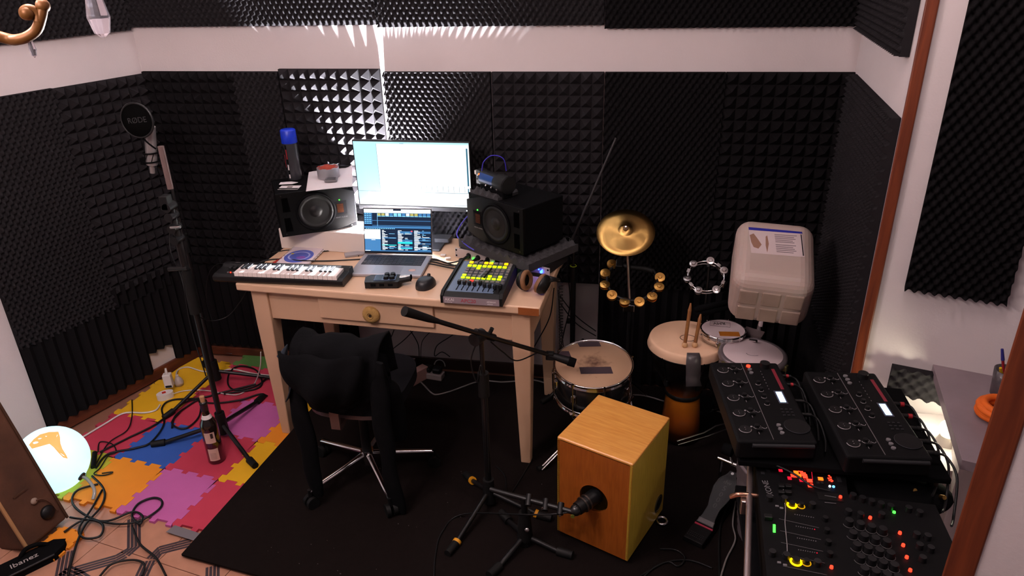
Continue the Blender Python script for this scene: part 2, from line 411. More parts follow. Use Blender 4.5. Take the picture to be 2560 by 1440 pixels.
where = {(0, -1): 'next to the bare terracotta tiles', (-1, -1): 'under the looped cables beside the globe lamp', (-1, 0): 'under the microphone stand foot', (0, 0): 'under the wine bottle', (1, -1): 'at the corner of the dark rug beside a grey tape strip',
         (1, 0): 'under the end of a stand leg at the dark rug edge', (-1, 1): 'under the tangle of black cables', (-2, 0): 'along the skirting behind the globe lamp', (-2, 1): 'under the white power strip', (-2, -1): 'half hidden by the globe lamp',
         (0, 1): 'beside the front desk leg', (1, 1): 'under the front desk leg', (-1, 2): 'behind the microphone stands', (-2, 2): 'in the corner under the rear microphone stand', (0, 2): 'under the desk beside the stand foot', (1, 2): 'under the desk at the dark rug edge', (-1, 3): 'against the back skirting', (0, 3): 'against the back skirting behind the desk leg', (2, 2): 'under the desk behind the chair', (1, 3): 'under the desk against the wall'}
for (i, j), c in cells.items():
    P = [M0+MU*(MS*i+x)+MV*(MS*j+y) for x, y in cell_poly(i, j)]
    if j == 3: P = [q if q.y < -.035 else Vector((q.x, -.035, 0)) for q in P]
    if i <= -1 and j >= 1:
        P2 = []
        for q in P:
            s_ = (q-Vector((CX, 0, 0))).dot(NL)
            P2.append(q+NL*(.03-s_) if s_ < .03 else q)
        P = P2
    solo(MB().prism([(q.x, q.y) for q in P], .0005, .012), 'foam_puzzle_mat', cm[c], '%s foam jigsaw mat %s' % (c, where[(i, j)]), 'floor mat', 'foam jigsaw mats on the floor')
q0 = at(140, 1365, 0)
pp = [q0+MU*(x*.45-.06)+MV*(y*.5-.06) for x, y in cell_poly(0, 0)]
solo(MB().prism([(q.x, q.y) for q in pp], .0005, .011), 'foam_puzzle_mat', cm['orange'], 'loose orange foam jigsaw piece on the terracotta tiles', 'floor mat', 'foam jigsaw mats on the floor')
# grey tape strips that hold the mat
def flat(pxs, z, t, name, m, label, cat, group=None):
    P = [at(x, y, z) for x, y in pxs]; n = len(P)
    mb = MB(); mb.add([(q.x, q.y, z) for q in P]+[(q.x, q.y, z+t) for q in P], [tuple(range(n))[::-1], tuple(range(n, 2*n))]+[(i, (i+1) % n, n+(i+1) % n, n+i) for i in range(n)])
    # keep outward normals whatever the winding
    return solo(mb, name, m, label, cat, group)
tape = mat('grey_tape', '#6f6a6e', .4, var=.1)
flat([(415, 1330), (437, 1313), (505, 1335), (485, 1352)], .0125, .0006, 'tape_strip', tape, 'grey adhesive tape strip between crimson mat and rug corner', 'tape')
flat([(530, 870), (582, 878), (580, 885), (532, 878)], .0125, .0006, 'tape_strip', tape, 'grey adhesive tape strip by the back skirting', 'tape')

# ---------------------------------------------------------------- rug
rugm = mat('dark_rug', (.0085, .0055, .005), .95, var=.35, vs=60, bump=.6, bs=700, spec=.1)
c0 = Vector((-.448, -1.462, 0)); e1 = Vector((.99, -.145, 0)).normalized(); e2 = Vector((.088, .99, 0)).normalized()
mb = MB(); L1, L2 = 2.5, 1.40
P = [c0, c0+e1*L1, c0+e1*L1+e2*1.0, Vector((1.93, -.06, 0)), c0+e2*L2]
P[1] = Vector((2.0, c0.y-.36, 0)); P[2] = Vector((1.92, -.90, 0))
mb.prism([(q.x, q.y) for q in P], .0125, .021)
solo(mb, 'rug', rugm, 'large dark brown short-pile rug under desk, drums and mixer', 'rug', bevel=.003)
RUG = .021
# ================================================================ desk
DA = math.radians(-3.2); DM = T(-.481, -.727, 0) @ Rz(DA); DW, DD, DH = 1.304, .66, .80
desk = thing('writing_desk', 'cream painted wooden desk with tapered legs and one drawer', 'desk', DM)
part(MB().bx((0, 0, DH-.034), (DW, DD, DH)), 'tabletop', [creamtop], desk, bevel=.006, label='cream tabletop with a worn bare corner')
part(MB().bx((DW-.085, -.0015, DH-.034), (DW-.004, .01, DH-.004)), 'worn_edge', mat('worn_wood', '#8a4a1e', .6, var=.2, vs=40), desk, label='bare brown wood edge')
zb = .625
def leg(x, y, sx, sy, z0):
    a, b = .075, .042; zt = DH-.034
    top = [(0, 0), (sx*a, 0), (sx*a, sy*a), (0, sy*a)]; bot = [(sx*.012, sy*.012), (sx*(.012+b), sy*.012), (sx*(.012+b), sy*(.012+b)), (sx*.012, sy*(.012+b))]
    vs = [(x+p, y+q, zt) for p, q in top]+[(x+p, y+q, .60) for p, q in top]+[(x+p, y+q, z0) for p, q in bot]
    fs = [(0, 1, 2, 3), (11, 10, 9, 8)]+[(i, i+4, (i+1) % 4+4, (i+1) % 4) for i in range(4)]+[(i+4, i+8, (i+1) % 4+8, (i+1) % 4+4) for i in range(4)]
    if sx*sy < 0: fs = [f[::-1] for f in fs]
    return MB().add(vs, [f[::-1] for f in fs])
for x, y, sx, sy, z0 in ((.045, .03, 1, 1, .012), (DW-.045, .03, -1, 1, RUG), (.045, DD-.03, 1, -1, .012), (DW-.045, DD-.03, -1, -1, RUG)):
    part(leg(x, y, sx, sy, z0), 'leg', cream, desk, bevel=.004)
part(MB().bx((.12, .042, zb), (DW-.12, .062, DH-.034)), 'front_rail', cream, desk, bevel=.002)
part(MB().bx((.12, DD-.062, zb), (DW-.12, DD-.042, DH-.034)), 'back_rail', cream, desk)
for x in (.05, DW-.07): part(MB().bx((x, .105, zb), (x+.02, DD-.105, DH-.034)), 'side_rail', cream, desk)
dr = part(MB().bx((.355, .028, .655), (.86, .0418, .758)), 'drawer', cream, desk, bevel=.004)
kn = MB(); ropem = mat('straw_rope', '#a8824a', .9, var=.25, vs=80, bump=.6, bs=300)
km = T(.592, .028, .695) @ Rx(PI/2)
kn.lathe([(.0, .012), (.010, .016), (.022, .019), (.034, .014), (.038, .004), (.036, 0)], 26, km)
for k in range(26):
    a = 2*PI*k/26; kn.cyl(km @ Vector((.012*math.cos(a), .012*math.sin(a), .017)), km @ Vector((.036*math.cos(a), .036*math.sin(a), .009)), .0026, n=5)
ko = part(kn, 'knob', ropem, dr, label='round woven straw knob')
part(MB().cyl(km @ Vector((0, 0, .012)), km @ Vector((0, 0, .0185)), .006, n=12), 'knob_centre', mat('knob_dark', '#2d1a0c', .8), dr)

def onM(x, y, z, rz=0): return T(x, y, z) @ Rz(rz)
# ---------------------------------------------------------------- white riser
solo(MB().bx((-.005, .395, DH+.0005), (.47, .555, DH+.098), DM), 'speaker_riser', mat('riser_white', '#dccfc6', .6), 'white box riser under the paper-topped speaker at the back of the desk', 'box', bevel=.003)

# ---------------------------------------------------------------- studio speakers (laid on their sides)
def speaker(M, mir, label, conecol):
    t = thing('studio_speaker', label, 'speaker', M, 'pair of studio speakers on the desk')
    W, H, D = .337, .20, .245
    X = (lambda x: x) if not mir else (lambda x: W-x)
    # cabinet with the front edge chamfered top and bottom at the tweeter end
    part(MB().bx((0, .012, 0), (W, D, H)), 'cabinet', matte, t, bevel=.004)
    tw = X(.268); wo = X(.160); po = X(.036)
    pl = [(X(.0), 0), (X(.0), H), (X(.25), H), (X(.337), H-.028), (X(.337), .028), (X(.25), 0)]
    if mir: pl = pl[::-1]
    fb = MB(); n = len(pl)
    vs = [(x, .012, z) for x, z in pl]+[(x, 0, z) for x, z in pl]
    fb.add(vs, [tuple(range(n)), tuple(range(n, 2*n))[::-1]]+[(i, n+i, n+(i+1) % n, (i+1) % n) for i in range(n)])
    part(fb, 'front_baffle', mat('baffle_satin', (.003, .003, .0032), .5, spec=.10), t, bevel=.002)
    c = T(wo, 0, H/2) @ Rx(PI/2)
    ring = part(MB().lathe([(.076, -.001), (.084, .001), (.088, .004), (.084, .006), (.077, .004), (.074, -.001)], 40, c), 'woofer_ring', matte, t)
    part(MB().lathe([(.0765, .003), (.072, .007), (.066, .006), (.062, .001), (.058, .0005)], 40, c), 'woofer_surround', rubber, t)
    part(MB().lathe([(.0585, .001), (.03, -.0115+.012), (.026, .0015), (.022, .006), (.012, .010), (0, .0115)], 40, c), 'woofer_cone', mat(conecol[0], conecol[1], .55, spec=.25), t)
    q = MB().bx((tw-.030, -.0012, H/2-.032), (tw+.030, .001, H/2+.032)); part(q, 'tweeter_plate', matte, t, bevel=.001)
    rb = MB()
    for k in range(7): rb.bx((tw-.014, -.003, H/2-.020+k*.006), (tw+.014, -.0012, H/2-.0165+k*.006))
    part(rb, 'ribbon_tweeter', mat('ribbon_copper', '#5a2c12', .4, .6), t, label='copper coloured folded ribbon')
    part(MB().bx((tw-.0025, -.0028, H/2+.036), (tw+.0025, -.0005, H/2+.041)), 'status_light', LED_G, t)
    for z0, z1 in ((.022, .086), (.114, .178)):
        p = MB(); a, b = po-.016, po+.016
        po1 = [(a, z0), (b, z0), (b-.006 if not mir else b, z1), (a, z1)]
        p.add([(x, -.0006, z) for x, z in po1], [(0, 1, 2, 3)])
        part(p, 'bass_port', mat('port_black', (.001, .001, .001), .9, spec=0), t)
    text('ADAM AUDIO', .0085, T(tw-.026, -.0016, H/2-.043) @ Rx(PI/2), greyp, t, 'maker_lettering')
    for k in range(4):
        part(MB().cyl((X(.31) if k < 2 else X(.02), -.0015, .012 + (H-.024)*(k % 2)), (X(.31) if k < 2 else X(.02), .001, .012+(H-.024)*(k % 2)), .003, n=10), 'screw', blackm, t)
    return t
spL = T(-.387, -.444, .90) @ Rz(math.radians(31))
speaker(spL, False, 'black studio speaker lying on its side with papers and tape on top', ('cone_black', (.005, .0045, .0045)))
spR = T(.44, -.339, .90) @ Rz(math.radians(-34.8))
speaker(spR, True, 'black studio speaker lying on its side with an electronic gadget on top', ('cone_brown', (.008, .0065, .006)))
# small screws on the right cabinet flank
# foam mat under the right speaker, on the rack
RKM = T(.375, -.340, DH+.0005) @ Rz(math.radians(-22))
rk = thing('rack_audio_interface', 'silver rack audio interface under foam and speaker with green and blue lights', 'audio interface', RKM)
part(MB().bx((.02, .004, .002), (.463, .19, .0435)), 'chassis', darkgrey, rk)
part(MB().bx((0, -.001, 0), (.483, .004, .044)), 'front_panel', mat('rack_silver', '#b9afae', .4, .35), rk, bevel=.001)
for x in (.008, .475):
    for z in (.009, .035): part(MB().cyl((x, -.0018, z), (x, .0, z), .0045, n=10), 'rack_hole', matte, rk)
for k in range(6):
    x = .075+k*.05
    j = part(MB().cyl((x, -.0035, .021), (x, -.0005, .021), .012, n=16), 'input_jack', black, rk)
    part(MB().cyl((x, -.001, .037), (x, .0, .037), .003, n=8), 'input_ring', steel, j)
for k in range(4): part(MB().cyl((.40+k*.016, -.004, .03), (.40+k*.016, 0, .03), .0028, n=8), 'status_light', LED_B, rk)
part(MB().cyl((.445, -.006, .022), (.445, 0, .022), .006, n=12), 'power_light', LED_B, rk)
for k in range(3): part(MB().cyl((.10+k*.1, -.006, .012), (.10+k*.1, -.0005, .012), .0055, n=10), 'signal_light', LED_G, rk)
fm = MB(); foam_egg(fm, .43, .31, None, base=.006, amp=.016, a=.022, b=.022)
FM = T(.44, -.339, .8455) @ Rz(math.radians(-34.8)) @ T(-.045, -.02, 0)
fm.v = [FM @ Vector((q.x, q.z, .028-.0 + (-q.y-.006)*1.0)) for q in fm.v]
for i, f in enumerate(fm.f): fm.f[i] = f
for q in fm.v:
    if q.z < .8730: q.z = .846
solo(fm, 'foam_mat', foamg, 'grey egg-crate foam mat between rack unit and gadget-topped speaker', 'foam mat')
fm = MB(); foam_egg(fm, .17, .12, None, base=.004, amp=.018, a=.02, b=.02)
FM2 = spR @ T(.015, .01, .2005)
fm.v = [FM2 @ Vector((q.x, q.z, max(0, -q.y))) for q in fm.v]
solo(fm, 'foam_offcut', foamg, 'grey foam offcut on top of a speaker under the gadget', 'foam mat')
# gadget on the speaker
GM = spR @ T(.085, .075, .2005+.056)
g = thing('electronic_gadget', 'black cylindrical gadget with blue panel and orange light on the speaker', 'gadget', spR @ T(.085, .075, .2005))
gi = T(0, 0, .056)
tilt = gi @ Rz(math.radians(-8))
part(MB().cyl((-.06, 0, 0), (.12, 0, -.0), .033, .036, n=24, M=tilt), 'body', black, g, bevel=.003)
part(MB().lathe([(.0375, -.03), (.0395, -.02), (.0395, .02), (.0375, .03)], 28, tilt @ T(.085, 0, 0) @ Ry(PI/2)), 'grip_band', rubber, g)
bp = MB(); nn = 10
vs = [(x, -.0352*math.cos(a), .0352*math.sin(a)) for x in (-.05, .045) for a in [(-.25+1.1*k/nn) for k in range(nn+1)]]
bp.add(vs, [(i, i+1, nn+2+i, nn+1+i) for i in range(nn)], tilt, 0, True); part(bp, 'blue_panel', mat('blue_panel', '#123a78', .35), g)
part(MB().ball((-.055, -.028, .018), .0045, 8, 6, M=tilt), 'orange_light', LED_O, g)
for k in range(7):
    a = k*.9; part(MB().cyl((-.075-.006*(k % 3), .024*math.cos(a), .024*math.sin(a)), (-.055, .024*math.cos(a), .024*math.sin(a)), .005, n=8, M=tilt), 'knob', steel if k % 2 else black, g)
part(MB().bx((-.115, -.012, .002), (-.085, .010, .020), tilt), 'white_plug', whitep, g, bevel=.002)
part(MB().bx((-.09, -.02, -.03), (-.06, .02, .03), tilt), 'circuit_board', blackm, g)
for k in range(3): part(MB().cyl((.0+.04*k, -.03, -.016), (.0+.04*k, -.037, -.020), .004, n=10, M=tilt), 'button', steel, g)
part(MB().bx((-.05, -.026, -.056), (.11, .026, -.025), tilt), 'cradle', matte, g, bevel=.004)

# ---------------------------------------------------------------- on the left speaker
TZ = 1.1005
def lathe_solo(prof, x, y, z, name, m, label, cat): return solo(MB().lathe(prof, 32, T(x, y, z)), name, m, label, cat)
cp = at(738, 447, TZ)
sp = thing('spray_can', 'tall black spray can with a bright blue cap', 'spray can', T(cp.x, cp.y, TZ))
part(MB().lathe([(0, 0), (.0325, 0), (.0335, .004), (.0335, .175), (.031, .186), (0, .187)], 32), 'can', mat('can_black', (.03, .03, .035), .25, var=.2, vs=10, spec=.7), sp)
part(MB().lathe([(.0348, .170), (.0355, .172), (.0345, .226), (.030, .231), (0, .231)], 32), 'cap', mat('blue_cap', '#1434c0', .35), sp)
lb = MB()
for a0, a1, z0, z1, mi in ((-1.9, -1.65, .02, .165, 0), (-1.87, -1.68, .05, .075, 1), (-1.87, -1.68, .012, .030, 1), (-1.84, -1.70, .1, .145, 2), (-2.3, -2.1, .05, .15, 0), (-2.25, -2.15, .06, .12, 2)):
    n = 5; rr = .0337 + .0002*(1 if mi else 0)
    vs = [(rr*math.cos(a0+(a1-a0)*k/n), rr*math.sin(a0+(a1-a0)*k/n), z) for z in (z0, z1) for k in range(n+1)]
    lb.add(vs, [(k, k+1, n+2+k, n+1+k) for k in range(n)], None, mi)
part(lb, 'printed_label', [matte, paperm, redp], sp)
pa = MB(); PZ = TZ+.001
P = [(765, 480), (880, 468), (880, 421), (772, 432)]
corn = [at(x, y, PZ) for x, y in P]; n = 12; vs = []
for j in range(n+1):
    for i in range(n+1):
        a = corn[0].lerp(corn[1], i/n); b = corn[3].lerp(corn[2], i/n); q = a.lerp(b, j/n)
        q.z += .003*math.sin(i*.9)*math.sin(j*.7)**2+.0025 + (.018*((i/n-.8)/.2)**2 if i/n > .8 and j/n > .5 else 0)
        vs.append(q)
W = n+1
for lay in range(3):
    off = Vector((.002*lay, -.001*lay, .0011*lay))
    pa.add([q+off for q in vs], [(j*W+i, j*W+i+1, (j+1)*W+i+1, (j+1)*W+i) for j in range(n) for i in range(n)], None, 0, True)
solo(pa, 'paper_sheets', paperm, 'stack of white paper sheets on a studio speaker', 'paper')
tp = at(822, 440, TZ+.012)
t = thing('tape_roll', 'silver duct tape roll standing flat on the paper sheets', 'tape roll', T(tp.x, tp.y, TZ+.0075))
part(MB().lathe([(.037, 0), (.05, 0), (.05, .047), (.037, .047)], 36), 'tape', mat('duct_tape', '#9b9a9e', .35, .4), t, bevel=.001)
part(MB().lathe([(.0368, .046), (.0368, 0), (.034, 0), (.034, .047), (.0368, .047)], 36), 'core', mat('core_red', '#a8412f', .7, var=.3, vs=60), t)
for k in range(6):
    a = k*1.05; M_ = T(.0435*math.cos(a), .0435*math.sin(a), .0473) @ Rz(a)
    part(MB().bx((-.005, -.012, 0), (.005, .012, .0003), M_), 'print', mat('tape_print', '#a83a30', .6), t)
cs = at(828, 450, TZ+.012)
t = thing('card_case', 'small grey plastic memory card case on the paper sheets', 'case', T(cs.x, cs.y, TZ+.0085) @ Rz(math.radians(15)))
part(MB().bx((-.027, -.024, 0), (.027, .024, .010)), 'case', greyp, t, bevel=.002)
part(MB().bx((-.018, -.006, .010), (.020, .018, .0108)), 'window', mat('grey_dark', '#3c3b40', .4), t); part(MB().bx((-.022, -.022, .0100), (.022, -.016, .011)), 'latch', darkgrey, t)
for px, py, rz, nm, lab in ((722, 461, .3, 'paper_scrap', 'torn white paper scrap lying by the spray can'), (724, 470, .12, 'business_card', 'business card with a printed square near the speaker edge')):
    q = at(px, py, TZ)
    if nm == 'paper_scrap': solo(MB().prism([(-.04, -.015), (.02, -.02), (.042, 0), (.01, .02), (-.038, .018)], TZ+.006, TZ+.0072, T(q.x, q.y, 0) @ Rz(rz)), nm, paperm, lab, 'paper')
    else:
        t = thing(nm, lab, 'card', T(q.x, q.y, TZ+.001) @ Rz(rz))
        part(MB().bx((-.045, -.027, 0), (.045, .027, .002)), 'card', paperm, t); part(MB().bx((-.012, -.005, .002), (.012, .014, .0023)), 'printed_square', mat('print_brown', '#5d4f4a', .7), t)
        part(MB().bx((-.045, -.027, .002), (.045, -.012, .0023)), 'black_strip', matte, t)

# ---------------------------------------------------------------- computer monitor
MM = T(.160, -.20, 0)
mo = thing('computer_monitor', 'wide black computer monitor showing a bright white window', 'monitor', T(.160, -.20, DH+.0005))
z0, z1, hw = .962-DH, 1.284-DH, .272
part(MB().bx((-hw, .004, z0), (hw, .026, z1)), 'housing', black, mo, bevel=.004)
part(MB().bx((-hw, -.002, z0), (hw, .0045, z0+.020)), 'chin', darkgrey, mo, bevel=.002)
scr_white = mat('screen_white', '#ffffff', .3, emit='#f4fbff', es=.95); scr_cyan = mat('screen_cyan', '#d8f6ff', .3, emit='#b4eeff', es=.85)
scr_grey = mat('screen_grey', '#b5c4cc', .3, emit='#8fc0cc', es=.45); scr_blue = mat('screen_blue', '#2a6f90', .3, emit='#2d7c9c', es=.5); scr_line = mat('screen_line', '#9fb5bf', .3, emit='#6f98a2', es=.4)
s = MB(); sx0, sx1, sz0, sz1 = -hw+.006, hw-.006, z0+.021, z1-.006
def R_(u0, v0, u1, v1, mi, y=.0035):
    X0, X1 = sx0+(sx1-sx0)*u0, sx0+(sx1-sx0)*u1; Z0, Z1 = sz1-(sz1-sz0)*v0, sz1-(sz1-sz0)*v1
    s.add([(X0, y, Z1), (X1, y, Z1), (X1, y, Z0), (X0, y, Z0)], [(0, 1, 2, 3)], None, mi)
R_(0, 0, 1, 1, 0); R_(0, 0, .2, .78, 1, .0032); R_(0, .78, .09, .97, 1, .0030); R_(0, 0, 1, .03, 1, .0031); R_(0, .775, 1, .782, 2, .0029); R_(.2, .03, .203, .78, 2, .0029)
R_(.975, .08, .988, .66, 3, .0028); R_(.975, .7, .985, .77, 3, .0028); R_(.85, .97, 1, .975, 3, .0028)
for k in range(16): R_(.235+k*.0475, .67, .2375+k*.0475, .765, 4, .0028)
for k in range(3): R_(.41+.012*k, .018, .418+.012*k, .026, 3, .0027)
part(s, 'screen', [scr_white, scr_cyan, scr_grey, scr_blue, scr_line], mo, label='bright white screen with a pale blue sidebar')
part(MB().bx((-.02, -.0028, z0+.008), (.02, -.002, z0+.011)), 'maker_mark', greyp, mo)
part(MB().bx((hw-.03, -.0028, z0+.006), (hw-.012, -.002, z0+.010)), 'power_light', LED_W, mo)
part(MB().bx((-.03, .026, .01), (.03, .045, .33)), 'stand_neck', black, mo, bevel=.003)
part(MB().bx((-.13, -.09, 0), (.13, .10, .010)), 'stand_foot', darkgrey, mo, bevel=.004)

# lamp that stands on the riser behind the monitor and lights the wall
lp = thing('lamp', 'small white lamp behind the monitor lighting the foam', 'lamp', T(-.02, -.170, DH+.0005))
part(MB().lathe([(0, 0), (.022, 0), (.022, .006), (.006, .010), (.006, .10), (.010, .105), (.010, .112)], 20, T(0, .022, 0)), 'base', whitep, lp)
part(MB().bx((-.046, -.012, .04), (-.044, .085, .138)), 'added_shade_plate', matte, lp)  # matte plates added beside the bulb to block its sideways light
part(MB().bx((.036, -.012, .04), (.038, .085, .188)), 'added_shade_plate', matte, lp, label='added upright plate that shades one side')
part(MB().lathe([(.008, .096), (.05, .098), (.052, .104), (.05, .106), (.008, .104)], 24, T(0, .022, 0)), 'added_shade_disc', whitep, lp)  # disc added under the bulb to stop light leaking down behind the desk
part(MB().ball((0, .024, .128), .016, 16, 10), 'bulb', mat('bulb_glow', '#ffffff', .4, emit=(.92, .95, 1.0), es=BACKLAMP_W/(39.5*.016**2)), lp)

# ---------------------------------------------------------------- laptop
LM = T(-.022, -.607, DH+.0005) @ Rz(math.radians(3.2))
la = thing('laptop', 'open silver laptop with a dark music program on its screen', 'laptop', LM)
alu = mat('aluminium', '#a9a7ad', .35, .55); key = mat('key_black', (.012, .012, .016), .5)
part(MB().bx((0, 0, .001), (.3126, .2212, .0155)), 'base', alu, la, bevel=.004)
part(MB().bx((.0, .01, 0), (.3126, .2112, .0012)), 'foot_pad', rubber, la)
kb = part(MB().bx((.022, .098, .0153), (.290, .205, .0159)), 'keyboard_deck', key, la)
ks = MB()
for r in range(6):
    for c in range(14): ks.bx((.0245+c*.0189, .101+r*.0172, .0159), (.0245+c*.0189+.0165, .101+r*.0172+.0148, .0171))
part(ks, 'keys', mat('key_dark', (.02, .02, .028), .5), kb, kind='stuff')
part(MB().bx((.095, .010, .0153), (.218, .088, .0157)), 'trackpad', mat('alu_pad', '#9d9ca3', .3, .5), la)
part(MB().lathe([(0, .0156), (.016, .0156), (.016, .016), (0, .016)], 24, T(.262, .05, 0) @ Matrix.Diagonal((1, .8, 1, 1))), 'sticker', mat('sticker_pink', '#c9a9a0', .6), la, label='oval pinkish sticker')
LT = T(0, .2212, .0155) @ Rx(math.radians(-14))
lid = part(MB().bx((0, 0, .0), (.3126, .006, .206), LT), 'lid', alu, la, bevel=.003)
part(MB().bx((.002, -.0012, .003), (.3106, .0, .204), LT), 'bezel', black, la)
ui = [mat('ui_navy', '#0c1c34', .3, emit='#0d2038', es=1.0), mat('ui_steel', '#3c6ea0', .3, emit='#3f78ac', es=1.0), mat('ui_white', '#ffffff', .3, emit='#e8f4ff', es=1.6), mat('ui_sky', '#6fb8e8', .3, emit='#78c0f0', es=1.2), mat('ui_teal', '#28c8c8', .3, emit='#28d0d0', es=1.2), mat('ui_green', '#9a9a50', .3, emit='#b0a860', es=1.0), mat('ui_red', '#e04050', .3, emit='#ff4050', es=1.4)]
s = MB(); sx0, sx1, sz0, sz1 = .005, .3076, .010, .2005
def U_(u0, v0, u1, v1, mi, lay=1):
    X0, X1 = sx0+(sx1-sx0)*u0, sx0+(sx1-sx0)*u1; Z0, Z1 = sz1-(sz1-sz0)*v0, sz1-(sz1-sz0)*v1; y = -.0013-.00008*lay
    s.add([(X0, y, Z1), (X1, y, Z1), (X1, y, Z0), (X0, y, Z0)], [(0, 1, 2, 3)], LT, mi)
U_(0, 0, 1, 1, 0, 0); U_(0, 0, 1, .085, 2); U_(.1, .085, 1, .09, 1); rnd = random.Random(3)
for k in range(13):
    U_(.2+.062*k, .095, .2+.062*k+.05, .15, [3, 5, 2, 1][rnd.randrange(4)], 2)
    U_(.2+.062*k, .155, .2+.062*k+.055, .17, 3, 2)
for k in range(6):
    U_(.0, .095+k*.044, .12, .095+k*.044+.036, 1, 2)
    for c in range(3): U_(.01+c*.035, .102+k*.044, .03+c*.035, .118+k*.044, 3, 3)
for v in (.26, .375): U_(.12, v, 1, v+.012, 1, 2)
U_(.198, .1, .203, .4, 3, 3); U_(0, .40, 1, .44, 1); U_(0, .44, 1, .47, 0, 2)
for k in range(16): U_(.02+k*.028, .446, .04+k*.028, .46, 3, 3)
U_(0, .475, .24, .70, 2); U_(0, .70, .24, .965, 1); U_(.1, .715, .16, .725, 2, 3)
for c0, cw in ((.26, .22), (.5, .22), (.745, .25)):
    U_(c0, .48, c0+cw, .965, 0, 2)
    for k in range(19):
        v = .485+k*.025
        if rnd.random() < .35: U_(c0, v, c0+cw, v+.02, 1, 3)
        U_(c0+.005, v+.006, c0+.005+cw*rnd.uniform(.1, .4), v+.016, 2, 4)
        if rnd.random() < .5: U_(c0+cw*.5, v+.006, c0+cw*rnd.uniform(.55, .95), v+.015, 3 if rnd.random() < .6 else 2, 4)
U_(.5, .76, .72, .80, 4, 5); U_(.26, .83, .48, .845, 4, 5); U_(.5, .9, .72, .915, 4, 5); U_(.7, .495, .725, .52, 6, 5); U_(.745, .885, 1, .9, 2, 5)
U_(.0, .965, 1, .985, 1, 2); U_(.0, .968, .08, .98, 2, 3); U_(.44, -.0, .56, .035, 0, 5)
part(s, 'display', ui, lid, label='dark blue music software on the display')

# ---------------------------------------------------------------- midi keyboard
KM = T(-.575, -.735, DH+.0005) @ Rz(math.radians(1.5))
kb = thing('midi_keyboard', 'compact black piano keyboard with white keys overhanging the desk edge', 'keyboard', KM)
kbb = MB(); pr = [(0, .012), (0, .030), (.018, .036), (.086, .038), (.098, .048), (.130, .045), (.136, .014), (.122, 0), (.012, 0)]
KW = .572
mbv = [(x, y, z) for x in (0, KW) for y, z in pr]; n = len(pr)
kbb.add(mbv, [tuple(range(n)), tuple(range(n, 2*n))[::-1]]+[(i, n+i, n+(i+1) % n, (i+1) % n) for i in range(n)])
part(kbb, 'case', black, kb, bevel=.003)
KX0, KX1 = .098, .548; kw = (KX1-KX0)/22; ivory = mat('key_white', '#e6d9d4', .35)
wk = None
for k in range(22):
    o = part(MB().bx((KX0+k*kw+.0005, .006, .030), (KX0+(k+1)*kw-.0005, .090, .050)), 'white_key', ivory, kb, bevel=.001)
for k in range(21):
    if k % 7 in (0, 1, 3, 4, 5):
        part(MB().bx((KX0+(k+1)*kw-.0066, .040, .050), (KX0+(k+1)*kw+.0066, .090, .057)), 'black_key', key, kb, bevel=.001)
for k, m in enumerate((greyp, LED_R, greyp)): part(MB().cyl((.058+.012*k, .030, .036), (.058+.012*k, .030, .0395), .004 if k != 1 else .0028, n=10), 'button', m, kb)
part(MB().bx((.045, .06, .037), (.058, .085, .047)), 'pitch_wheel', darkgrey, kb, bevel=.003); part(MB().bx((.064, .06, .037), (.077, .085, .047)), 'modulation_wheel', darkgrey, kb, bevel=.003)
text('microKEY', .0075, T(.50, .112, .0472) @ Rx(-.1), greyp, kb, 'lettering'); text('KORG', .008, T(.05, .112, .0472) @ Rx(-.1), greyp, kb, 'lettering')

# ---------------------------------------------------------------- notebook and pen, folder
q = at(755, 643, DH)
nb = thing('spiral_notebook', 'spiral notebook with a blue and white illustrated cover', 'notebook', T(q.x, q.y, DH+.0045) @ Rz(math.radians(2)))
part(MB().bx((-.073, -.10, 0), (.073, .10, .008)), 'pages', paperm, nb)
part(MB().bx((-.074, -.101, .008), (.074, .101, .0088)), 'cover', mat('cover_white', '#d5c6cc', .5), nb)
def el(cx, cy, rx, ry, z, n=28): return [(cx+rx*math.cos(2*PI*k/n), cy+ry*math.sin(2*PI*k/n)) for k in range(n)]
part(MB().prism(el(-.004, -.02, .064, .074, 0), .0088, .0091), 'blue_print', mat('cover_blue', '#4a5ab0', .5, var=.4, vs=25), nb)
part(MB().lathe([(.042, .0091), (.046, .0094), (.05, .0091)], 32, T(-.004, -.018, 0)), 'ring_print', mat('cover_pale', '#9fa6d8', .5), nb)
part(MB().prism(el(.012, -.035, .022, .016, 0), .0091, .0094), 'purple_print', mat('cover_purple', '#7d4fa0', .5, var=.4, vs=60), nb)
part(MB().prism(el(-.045, .005, .007, .007, 0), .0091, .0094), 'yellow_print', mat('cover_yellow', '#c8b03c', .5), nb)
sr = MB()
for k in range(22): sr.torus(.0055, .0008, 10, 5, T(-.074, -.095+k*.009, .005) @ Rx(PI/2))
part(sr, 'spiral_binding', steel, nb)
for k in range(5): part(MB().bx((.073, -.06+k*.03, .002), (.078, -.04+k*.03, .0035)), 'index_tab', paperm, nb)
solo(MB().bx((-.075, -.105, 0), (.06, .115, .003), T(q.x-.012, q.y+.004, DH+.0008) @ Rz(math.radians(-9))), 'folder', mat('red_card', '#a8281e', .5), 'red card folder peeking out under the spiral notebook', 'folder')

